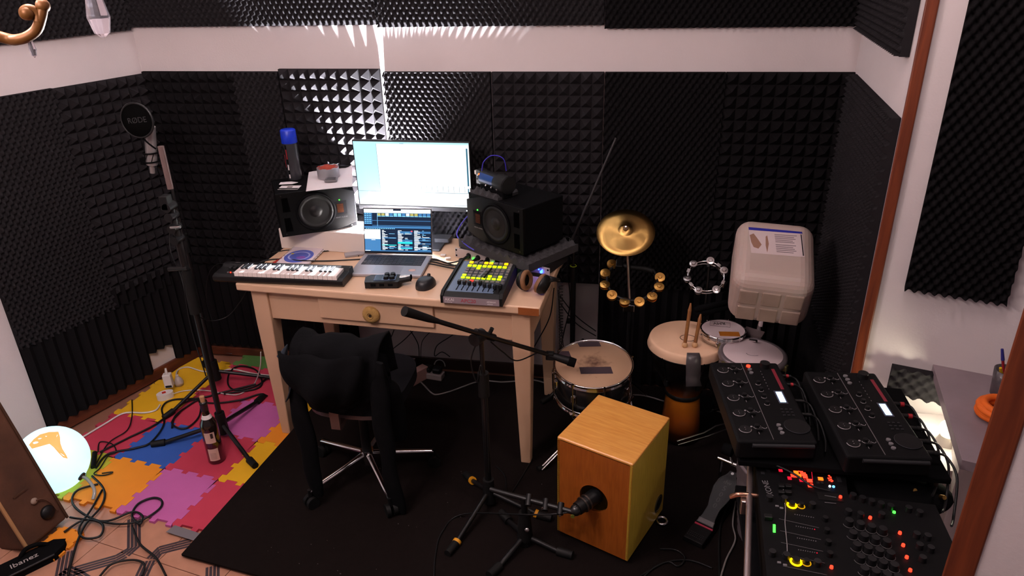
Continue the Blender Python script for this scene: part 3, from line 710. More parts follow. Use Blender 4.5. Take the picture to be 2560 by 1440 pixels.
# ---------------------------------------------------------------- field recorder, mouse
RM = T(.168, -.668, DH+.0005) @ Rz(math.radians(10))
rc = thing('field_recorder', 'black handheld audio recorder with four dials in front of the laptop', 'recorder', RM)
part(MB().prism([(-.085, -.035), (.05, -.038), (.062, -.02), (.062, .03), (.045, .04), (-.07, .04), (-.09, .02)], .004, .030), 'body', black, rc, bevel=.004)
part(MB().bx((-.05, -.022, .030), (.04, .036, .0325)), 'top_panel', mat('recorder_blue', '#41526e', .35), rc, bevel=.001)
for k in range(4): part(MB().cyl((.0+.024*(k % 2), -.008+.03*(k//2), .032), (.0+.024*(k % 2), -.008+.03*(k//2), .044), .0115, .010, n=18), 'dial', black, rc, bevel=.001)
part(MB().bx((-.045, -.018, .0325), (-.018, .03, .0332)), 'display', mat('display_dark', (.02, .03, .05), .2), rc)
for k, dy in enumerate((-.018, .014)):
    mi_ = part(MB().cyl((.055, dy, .026), (.098, dy*.5, .030), .011, n=16), 'microphone', steel if k else black, rc)
    part(MB().cyl((.098, dy*.5, .030), (.102, dy*.47, .0303), .0112, n=16), 'grille', matte, mi_)
for k in range(3): part(MB().bx((-.06+.035*k, -.0385, .012), (-.04+.035*k, -.036, .022)), 'port', matte, rc)
part(MB().bx((-.07, -.03, 0), (.05, .03, .004)), 'foot', rubber, rc)
MS_ = T(.332, -.655, DH+.0005) @ Rz(math.radians(-8))
ms = thing('computer_mouse', 'black wireless mouse between laptop and pad controller', 'mouse', MS_)
body = MB(); nu, nv = 24, 9; vs = []
for j in range(nv+1):
    ph = PI/2*j/nv
    for i in range(nu):
        a = 2*PI*i/nu; x = .036*math.cos(a)*math.cos(ph)**.5; y = .055*math.sin(a)*math.cos(ph)**.55; z = .038*math.sin(ph)*(1-.25*math.sin(a)*math.cos(ph))
        vs.append((x-.006*(1 if math.cos(a) < 0 else 0)*math.cos(ph), y, z))
body.add(vs, [(j*nu+i, j*nu+(i+1) % nu, (j+1)*nu+(i+1) % nu, (j+1)*nu+i) for j in range(nv) for i in range(nu)], None, 0, True)
body.add(vs[:nu], [tuple(range(nu))[::-1]])
part(body, 'shell', mat('mouse_black', (.012, .012, .015), .4), ms)
part(MB().cyl((-.004, .028, .033), (.004, .028, .033), .010, n=16), 'scroll_wheel', darkgrey, ms); part(MB().bx((-.004, -.052, .010), (.004, -.049, .014)), 'logo', LED_W if False else greyp, ms)

# ---------------------------------------------------------------- pad controller
AM = T(.432, -.803, DH+.0005) @ Rz(math.radians(-1.2))
ap = thing('pad_controller', 'grey pad controller with lit yellow-green buttons and faders', 'controller', AM)
AW, AD = .246, .305
bluegrey = mat('controller_blue', '#5b6d86', .45, var=.05)
fr = [(0, .0), (0, .030), (.02, .042), (AD, .052), (AD, 0)]
b = MB(); n = len(fr); x0_, x1_ = .012, AW-.012
b.add([(x, y, z) for x in (x0_, x1_) for y, z in fr], [tuple(range(n)), tuple(range(n, 2*n))[::-1]]+[(i, n+i, n+(i+1) % n, (i+1) % n) for i in range(n)])
part(b, 'case', black, ap, bevel=.002)
def AZ(y): return .042+(y-.02)*(.010/(AD-.02))
part(MB().add([(x, y, AZ(y)+.0006) for x, y in ((.020, .024), (.205, .024), (.205, AD-.006), (.020, AD-.006))], [(0, 1, 2, 3)]), 'face_plate', bluegrey, ap)
part(MB().add([(x, y, AZ(y)+.0010) for x, y in ((.062, .10), (.232, .10), (.232, AD-.004), (.044, AD-.004))], [(0, 1, 2, 3)]), 'button_field', mat('controller_slate', '#39404c', .5), ap)
for x in (0, AW-.012):
    part(MB().prism([(0, .0), (.0, .034), (.02, .047), (AD, .058), (AD, 0)], x, x+.012, Matrix(((0, 0, 1, 0), (1, 0, 0, 0), (0, 1, 0, 0), (0, 0, 0, 1)))), 'side_cheek', rubber, ap, bevel=.002)
part(MB().bx((.012, -.0022, .003), (AW-.012, .0002, .029)), 'front_strip', mat('front_strip_grey', '#8a7a80', .5), ap)
text('AKAI', .017, T(.018, -.0024, .018) @ Rx(PI/2), paperm, ap, 'lettering'); text('professional', .006, T(.018, -.0024, .0075) @ Rx(PI/2), paperm, ap, 'lettering')
text('APC20', .021, T(.082, -.0024, .0165) @ Rx(PI/2), mat('letter_red', '#a02a38', .5), ap, 'lettering'); text('ableton', .012, T(.185, -.0024, .019) @ Rx(PI/2), paperm, ap, 'lettering'); text('edition', .008, T(.187, -.0024, .009) @ Rx(PI/2), paperm, ap, 'lettering')
pad_off = mat('pad_grey', '#7d7672', .5); pad_y = mat('pad_amber', '#ffb400', .4, emit='#ffae00', es=2.2); pad_g = mat('pad_green', '#b8e000', .4, emit='#b4e000', es=1.9); pad_r = mat('pad_red', '#ff3a30', .4, emit='#ff2a20', es=1.6)
rows = [(.286, .014, 'Y..YY..Y'), (.254, .014, 'GGGGGGGG'), (.232, .010, '..G.....'), (.214, .010, '........'), (.190, .012, '........'), (.165, .012, 'G....G.G'), (.142, .009, 'GGGGGGGG'), (.118, .010, '..R.....')]
for y, hh, pat in rows:
    for c in range(8):
        x = .047+c*.0212-(.286-y)*.03*0
        part(MB().bx((x, y-hh/2, AZ(y)+.001), (x+.0155, y+hh/2, AZ(y)+.006)), 'pad', {'.': pad_off, 'Y': pad_y, 'G': pad_g, 'R': pad_r}[pat[c]], ap, bevel=.001)
for y in (.286, .268, .250, .232, .214, .190, .165): part(MB().bx((.219, y-.006, AZ(y)+.001), (.231, y+.006, AZ(y)+.005)), 'scene_button', pad_off, ap, bevel=.001)
for c in range(9):
    x = .047+c*.0212; part(MB().bx((x+.006, .034, AZ(.06)+.0012), (x+.009, .098, AZ(.06)+.002)), 'fader_slot', matte, ap)
    y = (.088, .086, .083, .080, .090, .072, .070, .062, .068)[c]
    part(MB().bx((x+.001, y-.008, AZ(.06)+.003), (x+.014, y+.008, AZ(.06)+.018)), 'fader_cap', black, ap, bevel=.0015)
part(MB().cyl((.224, .118, AZ(.12)), (.224, .118, AZ(.12)+.014), .009, .008, n=18), 'cue_knob', greyp, ap, bevel=.001)
solo(MB().tube([(0, 0, .004), (.012, .07, .006)], .0032, 10, M=AM @ T(.125, .13, .056)), 'pen', mat('pen_clear', '#a8b0c0', .15, .3), 'slim silver pen lying on the pad controller', 'pen')
solo(MB().tube([(0, 0, .004), (.010, .085, .006)], .004, 10, M=AM @ T(.146, .13, .056)), 'marker', black, 'black marker lying on the pad controller', 'pen')

# ---------------------------------------------------------------- headphones at the desk corner
HM = T(.775, -.665, DH+.0005) @ Rz(math.radians(-20))
hp = thing('headphones', 'black over-ear headphones with brown pads at the desk corner', 'headphones', HM)
brown = mat('leather_brown', '#7a5538', .6, var=.2, vs=40)
for sx, tl in ((-.032, .12), (.036, .34)):
    C_ = T(sx, 0, .047) @ Ry(PI/2+tl*(1 if sx > 0 else -1)) @ Matrix.Diagonal((1.0, 1.0, 1, 1))
    sg = 1 if sx > 0 else -1
    cu = part(MB().lathe([(0, .030*sg), (.03, .028*sg), (.040, .014*sg), (.041, .004*sg), (.030, .002*sg), (0, .002*sg)], 28, C_), 'ear_cup', black, hp)
    part(MB().lathe([(.022, -.002*sg), (.028, -.012*sg), (.036, -.012*sg), (.042, -.004*sg), (.040, .004*sg)], 28, C_), 'ear_pad', brown, cu)
hb = [Vector((-.04, 0, .06)), Vector((-.05, .05, .05)), Vector((-.03, .10, .03)), Vector((.02, .115, .02)), Vector((.07, .09, .03)), Vector((.075, .04, .055)), Vector((.06, 0, .06))]
part(MB().tube(smooth(hb, 6), .008, 8), 'headband', black, hp)
# spiral cord of the headphones hanging off the desk
pts = []; a0 = at(1362, 705, .80); a1 = aty(1358, 930, a0.y+.02)
a0.x = DM.translation.x+DW+.05
a1 = Vector((a0.x+.005, a0.y+.01, .20))
for k in range(260):
    t_ = k/259; c_ = a0.lerp(a1, t_); pts.append(c_+Vector((.008*math.cos(k*1.05), .008*math.sin(k*1.05), 0)))
solo(MB().tube(pts, .002, 5), 'coiled_cord', cablem, 'black coiled headphone cord hanging down beside the desk', 'cable')

# ---------------------------------------------------------------- cables on the desk
D0 = DH+.003
cable([at(680, 632, D0), at(720, 625, D0), at(760, 628, D0), at(810, 628, D0), at(850, 624, D0), at(880, 628, D0), at(897, 640, D0)], .0026, cablem, 'thin black cable running behind the notebook to the hub')
cable([at(650, 655, D0+.001), at(690, 648, D0), at(760, 652, D0+.012), at(830, 652, D0), at(905, 648, D0), at(918, 648, D0+.002)], .0036, cablem, 'thick black cable crossing the desk in front of the notebook')
hub = at(893, 640, DH)
t = thing('usb_hub', 'flat silver adapter hub lying between notebook and laptop', 'hub', T(hub.x-.01, hub.y+.01, DH+.0005) @ Rz(.5))
part(MB().bx((-.05, -.02, 0), (.05, .02, .012)), 'shell', alu, t, bevel=.003); part(MB().bx((.05, -.006, .003), (.066, .006, .009)), 'plug', whitep, t, bevel=.001)
rk_pts = [RKM @ Vector((.075+k*.05, -.01, .02)) for k in range(6)]
ends = [(1090, 648), (1085, 655), (1100, 652), (1078, 660), (1150, 650), (1200, 655)]
names = ['first', 'second', 'third', 'fourth', 'fifth', 'sixth']
for k, q in enumerate(rk_pts):
    e = at(*ends[k], D0+.004*k*.5)
    j = RKM @ Vector((.075+k*.05, -.045, .018))
    cable([q, j, (j+e)/2+Vector((0, -.03, -.005)), e, e+Vector((-.05, -.0, 0))] if k < 4 else [q, j, e, e+Vector((.05, .03, .0))], .0032, cablem, 'black audio cable plugged into the %s jack of the rack interface' % names[k])
    solo(MB().cyl(q+Vector((.002, .004, 0)), j, .008, .006, n=12), 'audio_plug', black, 'black plug in the %s jack of the rack interface' % names[k], 'plug', bevel=.001)
v0 = aty(1170, 560, -.25)
cable([Vector((.46, -.20, .98)), aty(1165, 545, -.27), aty(1142, 585, -.3), aty(1165, 612, -.36), aty(1185, 625, -.42)], .0028, cablep, 'violet cable looping down beside the gadget-topped speaker')
gq = spR @ Vector((.04, .06, .29))
cable([gq, gq+Vector((.01, .0, .04)), gq+Vector((.045, .01, .065)), gq+Vector((.09, .02, .05)), gq+Vector((.10, .03, -.005))], .0022, cablep, 'violet cable arching out of the gadget on the speaker')
dv = at(1098, 606, DH)
solo(MB().prism([(-.035, -.03), (.035, -.03), (.04, .03), (-.04, .03)], DH+.012, DH+.03, T(dv.x+.02, dv.y, 0)), 'docking_box', darkgrey, 'small dark grey box behind the laptop on the monitor foot', 'box', bevel=.006)
for k, (x, y) in enumerate(((1108, 640), (1120, 648))):
    q = at(x, y, DH); solo(MB().bx((-.012, -.008, DH+.0005), (.012, .008, DH+.008), T(q.x, q.y, 0) @ Rz(.4*k)), 'lens_cap', whitep, ('small white plastic cap behind the laptop corner', 'small white plastic clip near the pad controller')[k], 'cap', bevel=.002)
# ================================================================ microphone stands at the left
def tripod(t, c, hub_z, feet, fz, r=.009, ring=None):
    part(MB().cyl((c[0], c[1], hub_z-.05), (c[0], c[1], hub_z+.06), .026, .022, n=16), 'hub', rubber, t, world=True, bevel=.004)
    for f in feet:
        f = Vector((f[0], f[1], fz)); h = Vector((c[0], c[1], hub_z)); d = (f-h).normalized(); e = f-d*.06
        l = part(MB().cyl(h, e+d*.03, r, n=10), 'leg', blackm, t, world=True)
        part(MB().cyl(e, f+Vector((0, 0, r*1.35)), r*1.7, r*1.5, n=12), 'rubber_foot', rubber, l, world=True, bevel=.002)
        if ring: part(MB().cyl(e-d*.012, e, r*1.75, n=12), 'yellow_ring', yellowp, l, world=True)
A = Vector((-.94, -.36, 0))
st = thing('microphone_stand', 'tall black microphone stand with round pop filter in the corner', 'microphone stand', T(A.x, A.y, .012))
tripod(st, A, .11, [(-1.047, -.67), (-.606, -.245), (-1.14, -.16)], .012)
part(MB().cyl((A.x, A.y, .14), (A.x, A.y, .80), .012, n=12), 'pole', blackm, st, world=True)
part(MB().cyl((A.x, A.y, .77), (A.x, A.y, .86), .020, n=14), 'clutch', rubber, st, world=True, bevel=.003)
part(MB().cyl((A.x, A.y, .84), (A.x, A.y, 1.16), .008, n=10), 'upper_pole', blackm, st, world=True)
mt = aty(376, 350, -.44); mbt = aty(381, 427, -.44)
part(MB().tube(smooth([(A.x, A.y, 1.14), (A.x-.01, -.40, 1.20), mbt+Vector((.02, .0, .02))], 5), .007, 8), 'bracket', blackm, st, world=True)
# condenser microphone in a shock mount (held by the stand)
mc = thing('condenser_microphone', 'silver condenser microphone in a black shock mount under the pop filter', 'microphone', T(*mbt))
ax = (mt-mbt).normalized(); L = (mt-mbt).length
part(MB().cyl(mbt+ax*.03, mbt+ax*(L+.06), .024, n=20), 'body', silver, mc, world=True, bevel=.003)
part(MB().cyl(mbt-ax*.01, mbt+ax*.03, .011, .014, n=14), 'connector', silver, mc, world=True)
for k, h in enumerate((.045, .085)):
    c_ = mbt+ax*h; part(MB().torus(.033, .0035, 24, 6, frame(c_, (1, 0, 0), ax)), 'shock_ring', matte, mc, world=True)
for k in range(6):
    a_ = 2*PI*k/6; o_ = Vector((.033*math.cos(a_), .033*math.sin(a_), 0)); o2 = Vector((.025*math.cos(a_+.5), .025*math.sin(a_+.5), 0))
    part(MB().cyl(mbt+ax*.045+o_, mbt+ax*.085+o2, .0015, n=6), 'elastic_cord', matte, mc, world=True)
part(MB().bx((-.05, -.012, -.012), (.0, .012, .02), T(*(mbt+ax*.04))), 'mount_clamp', matte, mc, world=True, bevel=.003)
pc = aty(343, 301, -.51); nrm = (CAM-pc).normalized()+Vector((-.02, 0, -.12)); PM = frame(pc, Vector((1, .05, .03)), nrm)
pf = thing('pop_filter', 'round black pop filter lettered in grey on the stand', 'pop filter', PM)
part(MB().lathe([(.068, -.004), (.072, -.006), (.076, 0), (.072, .006), (.068, .004)], 48), 'rim', mat('rim_black', (.012, .012, .013), .35), pf)
part(MB().lathe([(.069, -.002), (.069, .001), (0, .001)], 48), 'mesh_screen', mat('mesh_black', (.002, .002, .002), .9, bump=.4, bs=1500, spec=.1), pf)
text('RØDE', .033, T(0, 0, .0016) @ Rz(.06), mat('rode_grey', '#2e2e30', .8), pf, 'lettering', align='CENTER')
part(MB().tube(smooth([(.0, -.07, -.004), (.012, -.10, -.02), (.02, -.13, -.05)], 5), .004, 6), 'gooseneck', matte, pf)
B = Vector((-.68, -.75, 0))
st = thing('microphone_stand', 'tall black microphone stand with a folded silver boom beside the bottle', 'microphone stand', T(B.x, B.y, .012))
tripod(st, B, .085, [(-.974, -.871), (-.419, -.946), (-.651, -.423)], .012, r=.010)
part(MB().cyl((B.x, B.y, .06), (B.x, B.y, .80), .0125, n=12), 'pole', blackm, st, world=True)
part(MB().cyl((B.x, B.y, .66), (B.x, B.y, .86), .024, .020, n=16), 'clutch', rubber, st, world=True, bevel=.004)
part(MB().cyl((B.x-.07, B.y-.01, .865), (B.x+.02, B.y-.01, .875), .010, n=10), 'clutch_handle', blackm, st, world=True, bevel=.002)
part(MB().cyl((B.x, B.y, .84), (B.x, B.y, 1.14), .017, .015, n=12), 'upper_pole', blackm, st, world=True)
for z in (1.0, 1.05, 1.10, 1.14): part(MB().cyl((B.x-.0, B.y-.03, z), (B.x+.0, B.y+.02, z), .019, n=12), 'joint', black, st, world=True, bevel=.002)
part(MB().cyl((B.x, B.y-.03, 1.06), (B.x+.045, B.y-.03, 1.065), .006, n=8), 'wing_screw', steel, st, world=True)
part(MB().tube([(B.x+.022, B.y-.004, 1.215), (B.x+.022, B.y-.004, 1.385)], .0125, 14), 'boom_end', mat('boom_silver', '#8b7672', .35, .6), st, world=True, bevel=.002)
part(MB().bx((-.004, -.03, 1.13), (.03, .01, 1.19), T(B.x-.02, B.y, 0)), 'boom_clamp', black, st, world=True, bevel=.004)
# cables of the stands
cable([aty(430, 520, -.5), aty(425, 620, -.55), aty(455, 700, -.7), aty(478, 820, -.72), aty(515, 940, -.74)], .0028, cablem, 'black microphone cable running down the boom stand')
cable([aty(490, 790, -.72), aty(530, 802, -.66), aty(570, 790, -.62), aty(600, 755, -.60), aty(620, 720, -.6)], .002, cablem, 'thin black cable sagging between stand and desk')

# ---------------------------------------------------------------- wine bottle
q = at(543, 1150, .012)
bt = thing('wine_bottle', 'dark red wine bottle with cream labels and a cork', 'bottle', T(q.x, q.y, .0125))
glass = mat('bottle_glass', (.012, .006, .005), .12, spec=.7, coat=.5)
part(MB().lathe([(0, .002), (.030, 0), (.0365, .006), (.0365, .185), (.034, .205), (.022, .228), (.0155, .245), (.0145, .295), (.0165, .297), (.0165, .312), (.012, .312)], 36), 'glass', glass, bt)
part(MB().lathe([(.0150, .248), (.0152, .298), (.0170, .299), (.0170, .309), (.0125, .3105)], 30), 'foil', mat('foil_black', (.008, .007, .008), .4), bt)
part(MB().lathe([(.0225, .2285), (.0185, .2395), (.0162, .246)], 30), 'neck_label', paperm, bt)
part(MB().lathe([(.0095, .305), (.0105, .335), (.0100, .337), (0, .337)], 18), 'cork', mat('cork', '#b0805c', .9, var=.2, vs=80), bt)
def wrap(z0, z1, a0, a1, r, n=12):
    vs = [(r*math.cos(a0+(a1-a0)*k/n), r*math.sin(a0+(a1-a0)*k/n), z) for z in (z0, z1) for k in range(n+1)]
    return MB().add(vs, [(k, k+1, n+2+k, n+1+k) for k in range(n)], None, 0, True)
lc = mat('label_cream', '#c7a798', .8, var=.05)
part(wrap(.115, .170, -1.75, -.55, .0369), 'upper_label', lc, bt); part(wrap(.022, .085, -1.75, -.55, .0369), 'lower_label', lc, bt)
part(wrap(.140, .165, -1.05, -.75, .0371), 'label_emblem', mat('emblem_dark', '#2a1518', .7), bt)
for k in range(5): part(wrap(.032+.007*k, .034+.007*k, -1.55, -.85, .0371), 'label_print', mat('print_grey', '#8c7468', .8), bt)

# ---------------------------------------------------------------- power strip, plugs and cables on the mat
q = at(415, 995, .012)
ps = thing('power_strip', 'white power strip with a red rocker switch on the yellow mat', 'power strip', T(q.x, q.y, .0125) @ Rz(.75))
part(MB().prism(el(0, 0, .04, .026, 0, 20), 0, .032), 'body', whitep, ps, bevel=.005); part(MB().bx((-.012, -.006, .032), (.006, .006, .036)), 'switch', mat('switch_red', '#c02818', .4), ps)
q2 = at(425, 968, .04)
ad = thing('power_adapter', 'white power adapter standing in the power strip', 'adapter', T(q2.x, q2.y, .045) @ Rz(.35))
part(MB().bx((-.02, -.018, 0), (.02, .018, .075)), 'body', whitep, ad, bevel=.004); part(MB().bx((-.014, -.0185, .004), (.016, -.0178, .016)), 'slot', black, ad); part(MB().cyl((0, 0, .075), (0, .006, .105), .008, .005, n=10), 'strain_relief', whitep, ad)
q3 = at(447, 955, .03)
pg = thing('mains_plug', 'clear white round mains plug beside the adapter', 'plug', T(q3.x, q3.y, .0125) @ Rz(.6))
part(MB().lathe([(0, 0), (.022, 0), (.024, .02), (.018, .035), (.008, .05), (0, .05)], 20), 'body', mat('plug_clear', '#b9aca4', .3), pg)
part(MB().bx((-.006, -.006, .045), (.006, .006, .06)), 'cord_grip', whitep, pg)
H = .018
cable([at(400, 1012, H), at(388, 1026, H), at(360, 1032, H), at(310, 1033, H), at(265, 1058, H), at(205, 1094, H)], .0045, cablew, 'white mains cable along the skirting to the power strip')
cable([at(432, 985, .03), at(455, 978, H), at(490, 975, H), at(530, 978, H), at(565, 985, H), at(600, 985, H), at(635, 960, H), at(650, 920, .15), at(652, 880, .25)], .003, cablew, 'thin white cable looping past the bottle to the desk')
cable([at(440, 945, .06), at(445, 925, H), at(470, 918, H), at(505, 928, H), at(545, 930, H), at(580, 923, H), at(640, 935, H), at(700, 940, H)], .004, cablew, 'white cable behind the microphone stands')
tang = [
    ([(560, 985), (590, 980), (640, 972), (655, 955), (640, 925), (600, 915), (575, 930), (570, 960), (590, 975), (640, 965), (670, 945), (690, 950)], 'black cable coiled behind the stand near the desk leg'),
    ([(250, 1130), (320, 1095), (390, 1060), (440, 1020), (480, 1000), (530, 1008), (600, 1000), (650, 985), (668, 990)], 'black cable stretching from the globe across the blue mat'),
    ([(240, 1170), (270, 1135), (340, 1120), (378, 1105), (410, 1060), (405, 1020), (430, 1000), (500, 995), (560, 980), (640, 960)], 'black cable curling over the yellow mat to the desk'),
    ([(430, 1070), (438, 1040), (470, 1015), (500, 1000), (498, 1040), (470, 1068), (445, 1070), (430, 1055), (450, 1030)], 'black cable loop beside the bottle neck'),
    ([(245, 1130), (250, 1105), (280, 1110), (290, 1130), (270, 1140), (250, 1170), (235, 1185), (262, 1188), (282, 1180), (255, 1183)], 'thin black cable curl next to the globe lamp'),
    ([(230, 1190), (255, 1215), (262, 1240), (250, 1270), (215, 1310), (195, 1350), (180, 1400), (170, 1440)], 'black cable falling from the globe to the tiles'),
    ([(245, 1210), (195, 1225), (180, 1250), (195, 1275), (240, 1300), (300, 1310), (355, 1300), (400, 1270), (403, 1250), (380, 1245), (345, 1260), (330, 1290), (350, 1310), (356, 1290), (330, 1280), (270, 1302), (200, 1297), (175, 1293)], 'long black cable in big loops on the violet mat'),
    ([(160, 1330), (210, 1300), (255, 1310), (250, 1340), (210, 1345), (198, 1320), (230, 1270), (255, 1225)], 'black cable loop by the brown case corner'),
    ([(330, 1315), (350, 1360), (390, 1395), (415, 1440)], 'black cable crossing the printed tiles'),
    ([(250, 1440), (280, 1410), (330, 1400), (360, 1410), (355, 1440)], 'black cable arc at the edge of the tiles'),
    ([(330, 1000), (330, 1040), (318, 1075), (280, 1100), (262, 1120), (240, 1160)], 'thin black cable hanging off the skirting onto the crimson mat')]
for k, (pp, lab) in enumerate(tang):
    P = [at(x, y, .018+.004*math.sin(i*1.7+k)**2) for i, (x, y) in enumerate(pp)]
    cable(P, .0046 if 'thin' not in lab else .0028, cablem, lab)

# ---------------------------------------------------------------- globe lamp
gc = at(132, 1154, .145); gr = .140
gl = thing('globe_lamp', 'glowing world globe lamp lying on its side on the mat', 'lamp', T(gc.x, gc.y, .0125))
def globe_mat():
    m = bpy.data.materials.new('globe_glow'); m.use_nodes = True; nt = m.node_tree; b = nt.nodes['Principled BSDF']
    tc = nt.nodes.new('ShaderNodeTexCoord'); nz = nt.nodes.new('ShaderNodeTexNoise'); nz.inputs['Scale'].default_value = 6.0; nz.inputs['Detail'].default_value = 5
    cr = nt.nodes.new('ShaderNodeValToRGB'); e = cr.color_ramp.elements; e[0].position = .74; e[0].color = lin('#b9e4f0'); e[1].position = .75; e[1].color = lin('#d88a30'); x = e.new(.85); x.color = lin('#d8b050')
    nt.links.new(tc.outputs['Object'], nz.inputs['Vector']); nt.links.new(nz.outputs['Fac'], cr.inputs[0]); nt.links.new(cr.outputs[0], b.inputs['Base Color']); nt.links.new(cr.outputs[0], b.inputs['Emission Color'])
    
    st_ = nt.nodes.new('ShaderNodeMapRange'); st_.inputs[1].default_value = .74; st_.inputs[2].default_value = .75; st_.inputs[3].default_value = GLOBE_E; st_.inputs[4].default_value = 1.0
    nt.links.new(nz.outputs['Fac'], st_.inputs[0]); nt.links.new(st_.outputs[0], b.inputs['Emission Strength'])
    b.inputs['Roughness'].default_value = .3; return m
cz = gr+.001
part(MB().ball((0, 0, cz), gr, 40, 24), 'globe', globe_mat(), gl)
ct = [(72, 1112), (84, 1098), (100, 1086), (122, 1080), (146, 1079), (150, 1092), (151, 1108), (156, 1122), (166, 1138), (170, 1147), (158, 1144), (146, 1132), (134, 1118), (122, 1108), (108, 1112), (92, 1118), (80, 1122)]
cmb = MB(); GC = Vector((gc.x, gc.y, .0125+cz))
def onsph(px, py):
    d = ray(px, py).normalized(); oc = CAM-GC; b_ = oc.dot(d); c_ = oc.dot(oc)-(gr*1.012)**2; di = b_*b_-c_
    return (CAM+d*(-b_-math.sqrt(max(di, 0)))-GC+Vector((0, 0, cz)))
cx_ = sum(x for x, y in ct)/len(ct); cy_ = sum(y for x, y in ct)/len(ct)-4
ring1 = [onsph(x, y) for x, y in ct]; ring2 = [onsph((x+cx_)/2, (y+cy_)/2) for x, y in ct]; n_ = len(ct)
cmb.add(ring1+ring2+[onsph(cx_, cy_)], [(i, (i+1) % n_, n_+(i+1) % n_, n_+i) for i in range(n_)]+[(n_+i, n_+(i+1) % n_, 2*n_) for i in range(n_)], None, 0, True)
part(cmb, 'continent', mat('continent_orange', '#e0a050', .4, var=.3, vs=30, emit=(.85, .42, .12), es=.9), gl, label='orange continent glowing on the globe')
pd = (at(190, 1183, .10)-Vector((gc.x, gc.y, .0125+cz))); pd = pd.normalized()
pc_ = Vector((0, 0, cz))+pd*gr
part(MB().cyl(pc_-pd*.003, pc_+pd*.004, .018, n=20), 'pole_cap', black, gl, bevel=.001)
clear = mat('clear_arm', '#b8c4c8', .15, trans=.6)
part(MB().tube(smooth([pc_, pc_+pd*.03, pc_+pd*.05+Vector((.02, -.02, -.02)), pc_+pd*.05+Vector((.03, -.05, -.045))], 5), .007, 8), 'support_arm', clear, gl)
part(MB().torus(gr+.004, .0022, 48, 6, T(0, 0, cz) @ frame((0, 0, 0), pd, (pd.orthogonal())), 0, .2, 2.9), 'meridian_arc', clear, gl)
solo(MB().cyl(at(237, 1132, .03), at(233, 1168, .02), .011, n=14), 'cable_connector', black, 'black cylindrical cable connector beside the globe', 'connector', bevel=.003)

# ---------------------------------------------------------------- brown case, black bag
suede = mat('suede_brown', '#4e3020', .8, var=.9, vs=7, bump=.4, bs=90)
b0 = at(72, 1383, .02); b1 = at(172, 1300, .02); top = at(0, 1035, .40)
bm_ = frame((b1+b0)/2, (b1-b0), (0, 0, 1)); Wd = (b1-b0).length
lean = bm_ @ Rx(math.radians(22))
cs = thing('suede_case', 'worn brown suede case with black knob leaning beside the globe', 'case', bm_ @ T(0, 0, -.0))
def lm(mb): mb.v = [Rx(math.radians(-15)) @ Vector(q) for q in mb.v]; mb.v = [q+Vector((0, 0, .012)) for q in mb.v]; return mb
hw = Wd/2
part(lm(MB().bx((-hw, .0, 0), (hw, .16, .62))), 'body', suede, cs, bevel=.012, seg=3)
part(lm(MB().bx((-hw-.004, -.006, .0), (-hw+.008, .006, .62))), 'piping', mat('piping_tan', '#a07850', .7), cs, bevel=.003)
part(lm(MB().bx((hw-.006, -.004, .0), (hw+.004, .005, .62))), 'piping', mat('piping_dark', '#3f2514', .7), cs, bevel=.003)
part(lm(MB().lathe([(.026, 0), (.028, .006), (.022, .014), (0, .016)], 24, T(.035, -.001, .075) @ Rx(PI/2))), 'knob', black, cs)
part(lm(MB().lathe([(.012, 0), (.013, .006), (.006, .010), (0, .010)], 18, T(.015, -.001, .145) @ Rx(PI/2))), 'button', mat('button_pale', '#8f7a6c', .6), cs)
part(lm(MB().tube(smooth([(.018, -.010, .145), (.04, -.012, .135), (.06, -.012, .10), (.065, -.012, .06)], 6), .003, 6)), 'cord', suede, cs)
part(lm(MB().bx((-.04, -.004, .20), (.02, .0, .206))), 'seam', mat('piping_dark', '#3f2514', .7), cs)
gb = at(75, 1405, .02)
g0, g1 = at(0, 1436, .03), at(165, 1356, .03); GB = frame(((g0+g1)/2).xy.to_3d()+Vector((0, 0, .0005)), (g1-g0), (0, 0, 1))
bg = thing('gig_bag', 'black padded gig bag lettered in white lying under the brown case', 'bag', GB)
vs = MB(); nn_ = 18
for j in range(7): pass
part(MB().prism([(-.28, -.035), (.06, -.035), (.10, -.01), (.115, .02), (.08, .05), (-.28, .05)], .0, .032), 'body', matte, bg, bevel=.012, seg=3)
part(MB().tube([(-.28, -.037, .03), (.06, -.037, .03)], .004, 6), 'piping', darkgrey, bg)
tl0 = GB.inverted() @ at(60, 1402, .0335)
text('Ibanez', .036, T(tl0.x, tl0.y, .0328), mat('bag_letter', '#a39a98', .7), bg, 'lettering', align='CENTER')
part(MB().tube(smooth([(-.04, .035, .030), (-.01, .045, .05), (.03, .045, .045), (.06, .035, .030)], 6), .008, 6), 'handle', matte, bg)

# ================================================================ office chair with jacket
CHM = T(.10, -.925, RUG)
ch = thing('office_chair', 'swivel chair with chrome star base and a black jacket over it', 'chair', CHM)
R0 = .275
for k, a in enumerate((233, 308, 22, 92, 158)):
    a = math.radians(a); ex, ey = R0*math.cos(a), R0*math.sin(a)
    l = part(MB().cyl((.02*math.cos(a), .02*math.sin(a), .115), (ex, ey, .075), .0135, .010, n=12), 'base_leg', chrome, ch)
    part(MB().cyl((ex, ey, .045), (ex, ey, .085), .009, n=10), 'caster_stem', blackm, l)
    w_ = Vector((-math.sin(a), math.cos(a), 0))
    for s_ in (-1, 1): part(MB().cyl(Vector((ex, ey, .026))+w_*s_*.006, Vector((ex, ey, .026))+w_*s_*.022, .026, n=18), 'caster_wheel', rubber, l, bevel=.003)
part(MB().cyl((0, 0, .07), (0, 0, .135), .027, n=18), 'hub', chrome, ch, bevel=.003)
part(MB().cyl((0, 0, .135), (0, 0, .41), .020, .016, n=16), 'gas_column', black, ch)
seat = mat('chair_fabric', (.008, .008, .010), .95, var=.2, vs=60, spec=.1)
